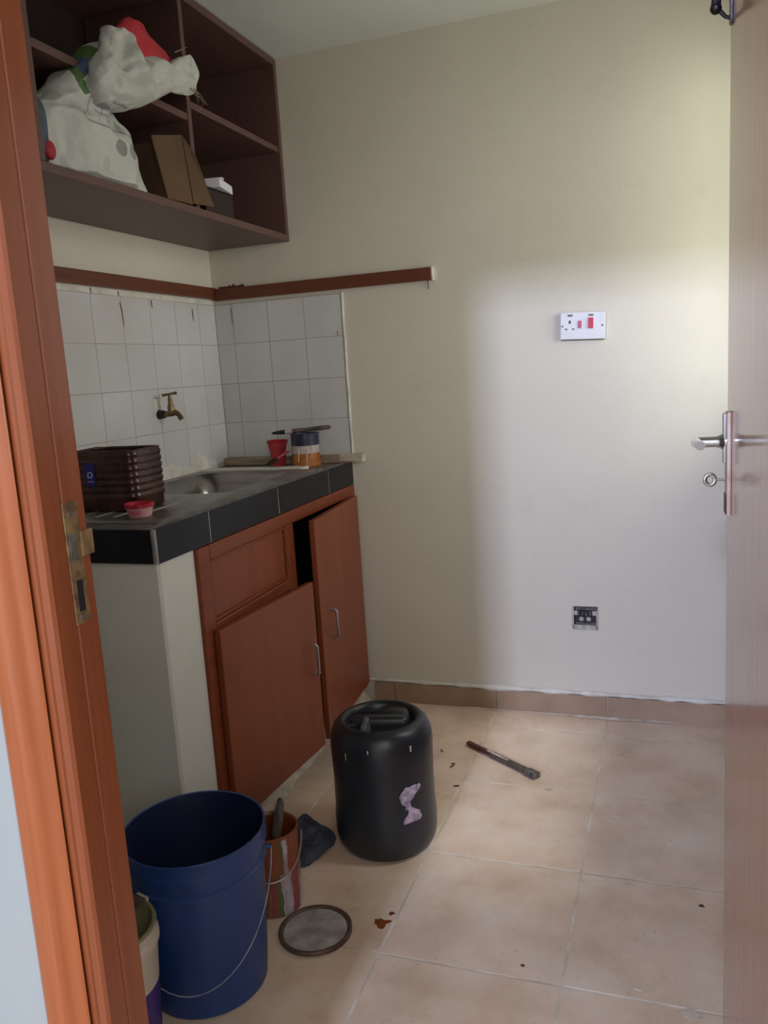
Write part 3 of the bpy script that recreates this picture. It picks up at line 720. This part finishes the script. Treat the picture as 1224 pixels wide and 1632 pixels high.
# cardboard box leaning out of the bay
cbx = thing('cardboard_box', (.25, -.74, 1.79), 'open brown cardboard box with its flap bent out past the cupboard divider', 'box')
def quad(name, P, mat, t=.004):
    b = MB(); vs = [b.bm.verts.new(p) for p in P]; b.bm.faces.new(vs); o = b.build(name, mat, cbx, smooth=False, recalc=False); solidify(o, t, 0); return o
quad('front_panel', [(.335, -.778, 1.792), (.345, -.665, 1.792), (.350, -.700, 1.975), (.340, -.838, 1.945)], 'card')
quad('side_panel', [(.335, -.772, 1.792), (.338, -.772, 1.945), (.10, -.772, 1.95), (.10, -.772, 1.792)], 'cardin')
quad('side_panel', [(.334, -.652, 1.792), (.334, -.652, 1.94), (.10, -.652, 1.95), (.10, -.652, 1.792)], 'cardin')
quad('back_panel', [(.10, -.772, 1.792), (.10, -.772, 1.95), (.10, -.652, 1.95), (.10, -.652, 1.792)], 'cardin')
quad('flap', [(.352, -.700, 1.975), (.348, -.665, 1.795), (.356, -.560, 1.800), (.362, -.655, 1.93)], 'card')
wc = thing('white_carton', (.25, -.45, 1.87), 'small white card carton on the dark box in the lower right bay', 'carton')
MB().box(-.05, .05, -.065, .065, 0, .026, bev=.002, mat=Matrix.Translation((.285, -.440, 1.872)) @ Matrix.Rotation(math.radians(12), 4, 'Z')).build('carton', 'white', wc, smooth=False)
MB().box(-.035, .035, -.012, .012, 0, .004, mat=Matrix.Translation((.31, -.475, 1.8995)) @ Matrix.Rotation(math.radians(12), 4, 'Z')).build('lid_tab', 'white', wc, smooth=False)
dk = thing('dark_box', (.24, -.45, 1.79), 'plain dark box under the white carton', 'box')
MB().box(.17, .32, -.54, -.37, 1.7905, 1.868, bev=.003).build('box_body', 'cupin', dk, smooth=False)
MB().box(.168, .322, -.542, -.368, 1.868, 1.8705, bev=.001).build('box_lid', 'void', dk, smooth=False)

# ================================================================== THINGS ON THE COUNTER
jg = thing('plastic_jerrycan', (.24, -1.01, .954), 'ribbed dark brown plastic container with a blue label, at the near end of the worktop', 'container')
def jr(z, h, w, r=.03): return rrect(.235 - w, .235 + w, -1.01 - w * .72, -1.01 + w * .72, r, z)
R = []; zb = .9545; Hh = .163
R.append(jr(zb, 0, .098)); R.append(jr(zb + .004, 0, .104))
nr = 7
for i in range(nr):
    za = zb + .030 + i * (Hh - .034) / nr; hh = (Hh - .034) / nr
    R += [jr(za, 0, .1045), jr(za + hh * .25, 0, .107), jr(za + hh * .7, 0, .107), jr(za + hh * .92, 0, .1045)]
R.append(jr(zb + Hh, 0, .105))
R = [[(x, y, z + (.004 * noise.noise(Vector((x * 25, y * 25, 0))) if z > zb + Hh - .01 else 0)) for x, y, z in r] for r in R]
b = MB(); b.loft(R, cap=False); b.bm.verts.ensure_lookup_table(); b.bm.faces.new([b.bm.verts[i] for i in range(28)]); o = b.build('container_body', 'jug', jg, angle=60); solidify(o, .002, -1)
b = MB(); b.box(.190, .222, -1.0895, -1.0872, 1.024, 1.086, bev=.0006); lb = b.build('label', 'jugblue', jg, smooth=False); lb['label'] = 'blue label with a white letter'
b = MB(); b.tube([(.202, -1.0905, 1.048), (.202, -1.0905, 1.060), (.208, -1.0905, 1.062), (.214, -1.0905, 1.059), (.215, -1.0905, 1.053), (.211, -1.0905, 1.048), (.202, -1.0905, 1.048)], .0012, 6); b.build('letter', 'white', lb)
b = MB(); b.box(.200, .218, -1.0908, -1.0893, 1.036, 1.038); b.build('print_line', 'pinktub', lb, smooth=False)
b = MB(); R = [jr(zb + .145, 0, .101, .028)]; vs = [b.bm.verts.new(p) for p in R[0]]; b.bm.faces.new(vs); b.build('contents', 'darkpaint', jg, smooth=False)

tb_ = thing('plastic_tub', (.392, -1.145, .9535), 'small pink-white plastic tub with red rim beside the brown container', 'tub')
zt_ = .954
b = MB(); b.lathe([(0, 0), (.027, 0), (.0285, .002), (.0345, .026), (.0345, .0275)], (.392, -1.145, zt_), 36); o = b.build('tub_body', 'pinktub', tb_); solidify(o, .0015, -1)
b = MB(); b.lathe([(.0345, .024), (.0375, .026), (.0375, .0345), (.0355, .0355), (.033, .033), (.031, .028), (0, .028)], (.392, -1.145, zt_), 36); b.build('tub_lid', 'redtub', tb_)
b = MB()
for i, (a, w_) in enumerate(((-100, 8), (-86, 6), (-72, 7), (-58, 5))):
    t = math.radians(a); r_ = .0322
    b.box(-.0006, .0006, -.0025, .0025, -.005, .005, mat=Matrix.Translation((.392 + r_ * math.cos(t), -1.145 + r_ * math.sin(t), zt_ + .014)) @ Matrix.Rotation(t, 4, 'Z'))
o = b.build('printed_marks', 'redsw2', tb_, smooth=False)

pc = thing('paint_can', (.392, -.112, .9485), 'small paint can with purple, white and orange label, on the far end of the worktop', 'paint can')
cx, cy, cz, cr_ = .392, -.112, .949, .0515
b = MB(); b.lathe([(0, 0), (cr_, 0), (cr_ + .0015, .002), (cr_ + .0015, .004), (cr_, .006), (cr_, .050)], (cx, cy, cz), 40); o = b.build('can_lower', 'canlabel3', pc)
b = MB(); b.lathe([(cr_, .050), (cr_, .078)], (cx, cy, cz), 40); b.build('label_band', 'canlabel2', pc)
b = MB(); b.lathe([(cr_, .078), (cr_, .118), (cr_ + .002, .120), (cr_ + .002, .123), (cr_ - .004, .123), (cr_ - .005, .113), (0, .113)], (cx, cy, cz), 40); b.build('can_upper', 'canlabel1', pc)
b = MB()
for a, z0, z1, w_ in ((-95, .02, .07, .006), (-62, .0, .066, .005), (-40, .03, .08, .004)):
    t = math.radians(a); b.tube([(cx + (cr_ + .0004) * math.cos(t), cy + (cr_ + .0004) * math.sin(t), cz + z1), (cx + (cr_ + .0006) * math.cos(t - .08), cy + (cr_ + .0006) * math.sin(t - .08), cz + z0)], [w_ * .5, w_ * .2], 6)
b.build('paint_drips', 'canlabel2', pc)
pb = thing('paintbrush', (.40, -.13, 1.073), 'flat paintbrush with black bristles lying across the small paint can', 'paintbrush')
def brush(par, A, B, w=.016, t=.006, mats=('bristle', 'satin', 'stick'), cuts=(.22, .36), hr=.006):
    A, B = Vector(A), Vector(B); d = (B - A).normalized(); s_ = d.cross(Vector((0, 0, 1))).normalized(); u = s_.cross(d)
    def ring(f, w_, t_): 
        c = A.lerp(B, f); return [tuple(c + s_ * w_ * math.cos(a) * 1.0 + u * t_ * math.sin(a)) for a in [2 * PI * k / 16 for k in range(16)]]
    MB().loft([ring(0, w * .55, t * .3), ring(.04, w * .9, t * .6), ring(cuts[0] * .6, w * 1.05, t * .9), ring(cuts[0], w, t)]).build('bristles', mats[0], par, angle=60)
    MB().loft([ring(cuts[0], w * 1.03, t * 1.08), ring(cuts[1], w * .98, t * 1.05)]).build('ferrule', mats[1], par, angle=60)
    MB().loft([ring(cuts[1], w * .9, t * .95), ring(cuts[1] + .08, w * .55, hr), ring(.6, hr * .9, hr * .8), ring(.85, hr * 1.25, hr), ring(.97, hr * 1.1, hr * .9), ring(1, hr * .5, hr * .4)]).build('handle', mats[2], par, angle=60)
brush(pb, (.282, -.155, 1.0775), (.500, -.118, 1.0895), .018, .0085, ('blackbristle', 'canlabel2', 'stick'), (.24, .36), .0085)
rc = thing('red_plastic_cup', (.262, -.085, .949), 'red plastic cup standing left of the small paint can', 'cup')
b = MB(); b.lathe([(0, 0), (.024, 0), (.026, .003), (.027, .05), (.036, .088), (.038, .092)], (.268, -.092, .949), 32); o = b.build('cup_body', 'redcup', rc); solidify(o, .0015, -1)
b = MB(); b.lathe([(.036, .088), (.040, .090), (.041, .096), (.038, .098), (.036, .094)], (.268, -.092, .949), 32); b.build('cup_rim', 'redtub', rc)
rb2 = thing('small_paintbrush', (.29, -.15, .95), 'little red-handled paintbrush with dark bristles in front of the red cup', 'paintbrush')
brush(rb2, (.262, -.190, .962), (.330, -.125, 1.008), .014, .006, ('blackbristle', 'darkmetal', 'redcup'), (.34, .48), .005)
bt = thing('timber_batten', (.3, -.025, .949), 'rough pale timber batten lying along the back of the worktop', 'timber')
MB().box(.010, .545, -.044, -.010, .949, .979, bev=.004).build('batten', 'batten', bt, smooth=False)
MB().box(.49, .590, -.045, -.009, .9505, .982, bev=.009).build('plaster_end', 'caulk', bt, smooth=False)['label'] = 'end caked in white plaster'

# ================================================================== WALL FITTINGS
sw = thing('cooker_socket', (1.39, 0, 1.383), 'white cooker control unit with two red switches on the back wall', 'socket')
SM = Matrix.Translation((1.3895, -.004, 1.3845)) @ Matrix.Rotation(math.radians(2.4), 4, 'Y') @ Matrix.Rotation(math.radians(2), 4, 'X')
def sp_(n, x0, x1, y0, y1, z0, z1, mat, bev=.0): 
    b = MB(); b.box(x0, x1, y0, y1, z0, z1, bev=bev, mat=SM); return b.build(n, mat, sw, smooth=False)
sp_('mounting_box', -.068, .068, -.004, .004, -.046, .044, 'black')
sp_('face_plate', -.0735, .0735, -.016, -.004, -.044, .044, 'pvcw', .003)
s1 = sp_('main_switch', .0185, .0345, -.0215, -.0155, -.008, .026, 'redsw', .001)
s2 = sp_('socket_switch', -.0145, -.0035, -.0195, -.0155, -.007, .017, 'redsw2', .001)
for q in ((-.045, -.039, .008, .018), (-.057, -.050, -.012, -.008), (-.034, -.027, -.012, -.008)): sp_('pin_hole', q[0], q[1], -.0166, -.0158, q[2], q[3], 'black')
for q in ((-.049, -.033), (.0185, .0345)):
    n_ = sp_('neon_indicator', q[0], q[1], -.0172, -.0158, .031, .0375, 'galv', .0004)
for x in (-.066, .064):
    b = MB(); b.lathe([(0, 0), (.0033, 0), (.0033, .0012), (0, .0012)], n=12)
    bmesh.ops.transform(b.bm, matrix=SM @ Matrix.Translation((x, -.016, 0)) @ Matrix.Rotation(PI / 2, 4, 'X'), verts=b.bm.verts); b.build('screw', 'galv', sw)
ob = thing('open_switch_box', (1.375, 0, .369), 'small open metal switch box with bare terminals set low in the back wall', 'switch box')
a0, a1, c0, c1 = BOXH
b = MB(); b.box(a0 + .001, a1 - .001, .038, .040, c0 + .001, c1 - .001); b.box(a0 + .001, a0 + .003, .001, .040, c0 + .001, c1 - .001); b.box(a1 - .003, a1 - .001, .001, .040, c0 + .001, c1 - .001); b.box(a0 + .001, a1 - .001, .001, .040, c0 + .001, c0 + .003); b.box(a0 + .001, a1 - .001, .001, .040, c1 - .003, c1 - .001)
b.build('box_shell', 'galv', ob, smooth=False)
MB().box(a0 + .004, a1 - .004, .020, .036, c0 + .020, c1 - .024, bev=.002).build('switch_back', 'darkmetal', ob, smooth=False)
for x in (.020, .033, .047, .060, .069): MB().box(a0 + x - .0022, a0 + x + .0022, .012, .020, c0 + .046, c1 - .024, bev=.0006).build('terminal', 'galv', ob, smooth=False)
for x in (.030, .055):
    b = MB(); b.lathe([(0, 0), (.008, 0), (.0085, .004), (.005, .007), (0, .007)], n=16); bmesh.ops.transform(b.bm, matrix=Matrix.Translation((a0 + x, .014, c0 + .034)) @ Matrix.Rotation(PI / 2, 4, 'X'), verts=b.bm.verts); b.build('screw_terminal', 'ceram', ob)
for x in (.010, .076): MB().box(a0 + x - .007, a0 + x + .007, .003, .006, c1 - .034, c1 - .018, bev=.0008).build('fixing_lug', 'ceram', ob, smooth=False)
b = MB(); b.box(a0 - .002, a0 + .005, -.002, .008, c0, c1 + .002, bev=.001); b.box(a1 - .006, a1 + .002, -.002, .008, c0 - .002, c1 - .016, bev=.001); b.box(a0, a1, -.002, .010, c0 - .003, c0 + .014, bev=.002); b.build('mounting_rim', 'ceram', ob, smooth=False)
b = MB(); b.tube([(a0 + .022, .018, c0 + .050), (a0 + .030, .006, c0 + .062), (a0 + .045, .008, c0 + .066), (a0 + .060, .016, c0 + .052)], .0022, 6); b.build('loose_wire', 'darkmetal', ob)

# ================================================================== THINGS ON THE FLOOR
dr = thing('plastic_drum', (.915, -.917, 0), 'black plastic drum with a torn paper label, standing mid-floor by the cabinet', 'drum')
DR = [(0, .004), (.100, .004), (.112, .001), (.124, .006), (.134, .022), (.139, .045), (.140, .085), (.1375, .12), (.1365, .20), (.138, .26), (.1395, .295), (.137, .322), (.128, .344), (.114, .358), (.104, .361), (.097, .357), (.093, .346), (.090, .334), (0, .331)]
b = MB(); b.lathe(DR, (.918, -.917, 0), 72); o = b.build('drum_body', 'drum', dr, angle=70)
CM = Matrix.Translation((.918, -.917, 0)) @ Matrix.Rotation(math.radians(12), 4, 'Z')
b = MB(); b.loft([rrect(-.086, .080, -.016, .018, .014, .330), rrect(-.082, .076, -.014, .016, .013, .352), rrect(-.070, .064, -.010, .012, .009, .359)]); bmesh.ops.transform(b.bm, matrix=CM, verts=b.bm.verts); b.build('carry_handle', 'drum', dr, angle=60)
b = MB(); b.loft([rrect(-.050, -.024, -.086, .0, .009, .330), rrect(-.046, -.028, -.080, .0, .007, .356), rrect(-.042, -.031, -.070, -.006, .004, .361)]); bmesh.ops.transform(b.bm, matrix=CM, verts=b.bm.verts); o = b.build('handle_web', 'drumdust', dr, angle=60); o['label'] = 'scuffed grey web'
b = MB(); b.loft([rrect(-.018, .082, -.030, .082, .03, .330), rrect(-.012, .074, .022, .080, .026, .350), rrect(-.004, .066, .028, .074, .022, .356)]); bmesh.ops.transform(b.bm, matrix=CM, verts=b.bm.verts); b.build('raised_top', 'drum', dr, angle=60)
b = MB(); b.lathe([(.017, .331), (.021, .332), (.021, .348), (.018, .351), (.015, .349), (.015, .338), (0, .338)], (0, 0, 0), 24); bmesh.ops.transform(b.bm, matrix=CM @ Matrix.Translation((-.064, -.045, 0)), verts=b.bm.verts); b.build('filler_neck', 'black', dr, angle=60)
def wrap(c, r, a0, a1, z0, z1, f, name, mat, par, nu=14, nv=12, r1=None, t=.001):
    b = MB()
    def g(u, v):
        uu, vv = f(u, v); a = math.radians(a0 + (a1 - a0) * uu); rr = r(z0 + (z1 - z0) * vv) + t
        return (c[0] + rr * math.cos(a), c[1] + rr * math.sin(a), z0 + (z1 - z0) * vv)
    b.grid(g, nu, nv); o = b.build(name, mat, par, recalc=False); solidify(o, .0006); return o
rd = lambda z: .1378 if z < .2 else .138
def lab(u, v):
    e = .5 + .16 * math.sin(v * 7 + .5) + .18 * noise.noise(Vector((v * 5, 2, 0)))
    w_ = .62 + .35 * math.sin(v * 8 + 1.0) + .3 * noise.noise(Vector((v * 11, u * 3, 5)))
    return (e + (u - .5) * w_, min(1, max(0, v + .06 * noise.noise(Vector((u * 5, v * 3, 1))))))
lo = wrap((.918, -.917), rd, -54, -30, .112, .214, lab, 'paper_label', 'label', dr); lo['label'] = 'torn white and purple paper label'
for a, z, s_ in ((-38, .318, .010), (-85, .322, .006), (-112, .300, .012)):
    wrap((.918, -.917), lambda z: .1395, a - s_ * 200 * .5, a + s_ * 200 * .5 - (.0 if s_ != .012 else 1.2), z - s_, z + s_ * .6, lambda u, v: (u, v), 'paint_fleck', 'caulk', dr, 3, 3)

bl = thing('blue_bucket', (.7085, -1.52, 0), 'tall deep blue plastic bucket with a wire handle, at the door', 'bucket')
bc_ = (.7085, -1.52, 0)
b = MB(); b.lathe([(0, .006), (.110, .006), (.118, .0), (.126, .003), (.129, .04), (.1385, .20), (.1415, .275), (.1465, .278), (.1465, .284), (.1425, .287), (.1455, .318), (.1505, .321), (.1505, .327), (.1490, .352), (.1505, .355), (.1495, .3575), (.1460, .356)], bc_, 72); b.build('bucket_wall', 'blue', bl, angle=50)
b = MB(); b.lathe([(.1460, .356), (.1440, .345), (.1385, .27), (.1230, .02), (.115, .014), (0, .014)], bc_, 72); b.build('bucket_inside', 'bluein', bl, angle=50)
W_ = []
aa = math.radians(20)
for i in range(25):
    t = PI * i / 24; ca = math.cos(t)
    # bail hanging down on the camera side
    ex = Vector((math.cos(aa), math.sin(aa), 0)); ey = Vector((math.sin(aa), -math.cos(aa), 0))
    p_ = Vector(bc_) + ex * (.160 * ca) + ey * (.162 * math.sin(t)) + Vector((0, 0, .300 - .215 * math.sin(t) ** .9))
    W_.append(p_)
b = MB(); b.tube(W_, .0014, 8); b.build('wire_handle', 'bluewire', bl)
for s_ in (1, -1):
    b = MB(); q = Vector(bc_) + Vector((math.cos(aa), math.sin(aa), 0)) * (.146 * s_) + Vector((0, 0, .300)); q2 = Vector(bc_) + Vector((math.cos(aa), math.sin(aa), 0)) * (.1605 * s_) + Vector((0, 0, .300))
    b.tube([q, q2], .0045, 12); b.build('handle_lug', 'blue', bl)

tn = thing('paint_tin', (.734, -1.248, 0), 'paint tin streaked with rust-brown paint, between blue bucket and black drum', 'paint tin')
tc_ = (.734, -1.248, 0); tr = .0685
def tin_mat():
    m = NT('tin_label_print'); m.set(.4)
    sep = m.n('ShaderNodeSeparateXYZ'); m.l(m.tc.outputs['Object'], sep.inputs[0])
    a = m.math('ARCTAN2', m.math('SUBTRACT', sep.outputs[1], tc_[1]), m.math('SUBTRACT', sep.outputs[0], tc_[0]))
    f = m.math('ADD', m.math('DIVIDE', a, 2 * PI), .5)
    r = m.n('ShaderNodeValToRGB'); r.color_ramp.interpolation = 'CONSTANT'
    st = [(0, srgb(110, 60, 40)), (.22, srgb(120, 108, 40)), (.255, srgb(128, 66, 46)), (.285, srgb(140, 96, 78)), (.31, srgb(124, 56, 42)), (.345, srgb(80, 88, 50)), (.375, srgb(168, 160, 168)), (.44, srgb(140, 70, 76)), (.5, srgb(190, 180, 180)), (.7, srgb(130, 60, 50))]
    e = r.color_ramp.elements; e[0].position, e[0].color = st[0]; e[1].position, e[1].color = st[-1]
    for p_, c_ in st[1:-1]:
        q = e.new(p_); q.color = c_
    wob = m.math('ADD', f, m.math('MULTIPLY', m.math('SUBTRACT', m.noise(26, 3), .5), .05)); m.l(wob, r.inputs[0])
    nz = m.noise(20, 4); up = m.math('GREATER_THAN', m.math('ADD', sep.outputs[2], m.math('MULTIPLY', m.math('SUBTRACT', nz, .5), .05)), .105)
    # the brown run covers the upper part of the front, leaving green and white lettering at the right
    gr = m.n('ShaderNodeValToRGB'); gr.color_ramp.interpolation = 'CONSTANT'; e = gr.color_ramp.elements
    e[0].position, e[0].color = 0, srgb(150, 74, 28); e[1].position, e[1].color = .5, srgb(150, 90, 40)
    for p_, c_ in ((.37, srgb(56, 96, 46)), (.392, srgb(176, 170, 178)), (.42, srgb(130, 60, 46))):
        q = e.new(p_); q.color = c_
    m.l(wob, gr.inputs[0])
    dirt = m.ramp(m.noise(16, 5, m.mapping((1, 1, .35)), .7), [(.42, (0, 0, 0, 1)), (.62, (1, 1, 1, 1))])
    m.base(m.mix(m.math('MULTIPLY', dirt, .8), m.mix(up, r.outputs[0], gr.outputs[0]), srgb(112, 56, 28))); return m.m
M['tin'] = tin_mat()
b = MB(); b.lathe([(0, .002), (tr - .003, .002), (tr, .0), (tr + .0015, .003), (tr, .006), (tr, .196)], tc_, 48); b.build('tin_wall', 'tin', tn, angle=50)
b = MB(); b.lathe([(tr, .196), (tr + .0025, .198), (tr + .0025, .203), (tr - .001, .2045), (tr - .004, .202), (tr - .005, .19), (tr - .005, .10)], tc_, 48); b.build('tin_rim', 'rust', tn, angle=50)
b = MB(); b.lathe([(tr - .005, .10), (0, .10)], tc_, 48); b.build('paint', 'darkpaint', tn)
ta = math.radians(24); W_ = []
for i in range(25):
    t = PI * i / 24; ex = Vector((math.cos(ta), math.sin(ta), 0)); ey = Vector((math.sin(ta), -math.cos(ta), 0))
    W_.append(Vector(tc_) + ex * (.0775 * math.cos(t)) + ey * (.078 * math.sin(t)) + Vector((0, 0, .185 - .085 * math.sin(t) ** .8)))
b = MB(); b.tube(W_, .0018, 8); b.build('wire_handle', 'wire', tn)
tb2 = thing('stub_paintbrush', (.745, -1.25, .11), 'stubby paintbrush standing handle-down in the rust-brown paint tin', 'paintbrush')
brush(tb2, (.768, -1.236, .272), (.742, -1.262, .112), .019, .010, ('bristle', 'stick', 'stick'), (.30, .55), .009)
ld = thing('tin_lid', (.878, -1.330, 0), 'round chalky tin lid with rusty rim lying on the floor', 'lid')
b = MB(); b.lathe([(0, .0010), (.080, .0010), (.0855, .003), (.086, .010), (.083, .0125), (.078, .011), (.0745, .0065)], (.878, -1.330, 0), 56); b.build('lid_rim', 'lidrim', ld, angle=60)
b = MB(); b.lathe([(.0745, .0065), (.060, .0062), (.030, .0072), (0, .0075)], (.878, -1.330, 0), 56); b.build('lid_panel', 'lidtop', ld, angle=60)

# white pail half hidden by the frame
pl_ = thing('white_pail', (.648, -1.753, 0), 'white paint pail with purple label, half hidden behind the door frame', 'pail')
qc = (.648, -1.753, 0)
b = MB(); b.lathe([(0, .003), (.076, .003), (.080, .0), (.082, .005), (.084, .050)], qc, 48); b.build('pail_foot', 'pailw', pl_)
b = MB(); b.lathe([(.084, .050), (.0895, .158)], qc, 48); b.build('label_band', 'pailpurple', pl_)
b = MB(); b.lathe([(.0895, .158), (.094, .236), (.0985, .239), (.0985, .252), (.094, .256), (.0945, .272)], qc, 48); b.build('pail_wall', 'pailw', pl_, angle=50)
b = MB(); b.lathe([(.0945, .272), (.0965, .276), (.0945, .280), (.089, .278), (.0865, .255), (.082, .15)], qc, 48); b.build('pail_rim', 'pailrim', pl_, angle=50)
b = MB(); b.lathe([(.082, .15), (0, .15)], qc, 48); b.build('paint', 'paintin', pl_)
sc = thing('wooden_paddle', (.66, -1.73, .284), 'flat grey wooden stirring paddle resting across the white pail', 'paddle')
A_, B_ = Vector((.674, -1.666, .2848)), Vector((.620, -1.846, .2848))
dd = (B_ - A_); MB().box(0, dd.length, -.015, .015, -.0035, .0035, bev=.0015, mat=Matrix.Translation(A_) @ dd.to_track_quat('X', 'Z').to_matrix().to_4x4()).build('paddle', 'stick', sc, smooth=False)
MB().box(-.003, .003, -.0155, .0155, -.004, .004, bev=.001, mat=Matrix.Translation(A_) @ dd.to_track_quat('X', 'Z').to_matrix().to_4x4()).build('paddle_tip', 'pailw', sc, smooth=False)

# rag
b = MB()
def ragf(u, v):
    x = (u - .5) * 2; y = (v - .5) * 2; r = math.hypot(x, y)
    ed = max(0, 1 - r ** 3 / 1.15)
    z = .003 + ed * (.030 + .035 * max(0, noise.noise(Vector((x * 1.6 + 4, y * 1.6, 1))) + .35) + .020 * noise.noise(Vector((x * 4, y * 4, 6))) + .022 * math.exp(-((x + .45) ** 2 + (y - .5) ** 2) * 5))
    k = 1 / max(1, r) if r > 0 else 1
    wob = 1 + .12 * noise.noise(Vector((x * 2, y * 2, 9)))
    return (.700 + x * k * .080 * wob + y * k * .02, -1.025 + y * k * .105 * wob, max(.002, z))
b.grid(ragf, 40, 40)
rg = b.build('floor_rag', 'rag', None, recalc=True); solidify(rg, .002, 1)
tag(rg, 'crumpled blue-grey rag on the floor between tin and black drum', 'rag')
# dark paint scraper / file-like tool on the floor
tl_ = thing('long_brush', (1.14, -.41, 0), 'long thin paint-stained brush lying alone on the floor tiles', 'brush')
A_, B_ = Vector((1.006, -.318, .010)), Vector((1.270, -.502, .010)); dd = B_ - A_
MT = Matrix.Translation(A_) @ dd.to_track_quat('X', 'Z').to_matrix().to_4x4(); Lt = dd.length
MB().box(0, Lt * .38, -.0085, .0085, -.006, .005, bev=.003, mat=MT).build('handle', 'toolred', tl_, smooth=False)
MB().box(Lt * .36, Lt * .88, -.010, .010, -.009, .006, bev=.003, mat=MT).build('shaft', 'stick', tl_, smooth=False)
MB().box(Lt * .86, Lt, -.014, .014, -.0095, .008, bev=.004, mat=MT).build('bristle_head', 'bristle', tl_, smooth=False)
MB().box(Lt * .30, Lt * .60, -.0045, .003, .0045, .0072, bev=.001, mat=MT).build('paint_streak', 'caulk', tl_, smooth=False)
# loose chips on the floor
for i, (x, y, a) in enumerate(((.905, -.62, .4), (.86, -.50, 1.2), (.80, -.40, 2.0))):
    b = MB(); b.box(-.009, .009, -.0022, .0022, .0006, .003, bev=.0006, mat=Matrix.Translation((x + .13, y + .02, 0)) @ Matrix.Rotation(a, 4, 'Z'))
    o = b.build('wood_chip', 'darkpaint', None, smooth=False)
    tag(o, ('tiny dark wood chip on the floor, the one nearest the black drum', 'tiny dark wood chip on the floor, the middle one behind the drum', 'tiny dark wood chip on the floor, the one nearest the cabinet foot')[i], 'wood chip', 'wood chips behind the drum')
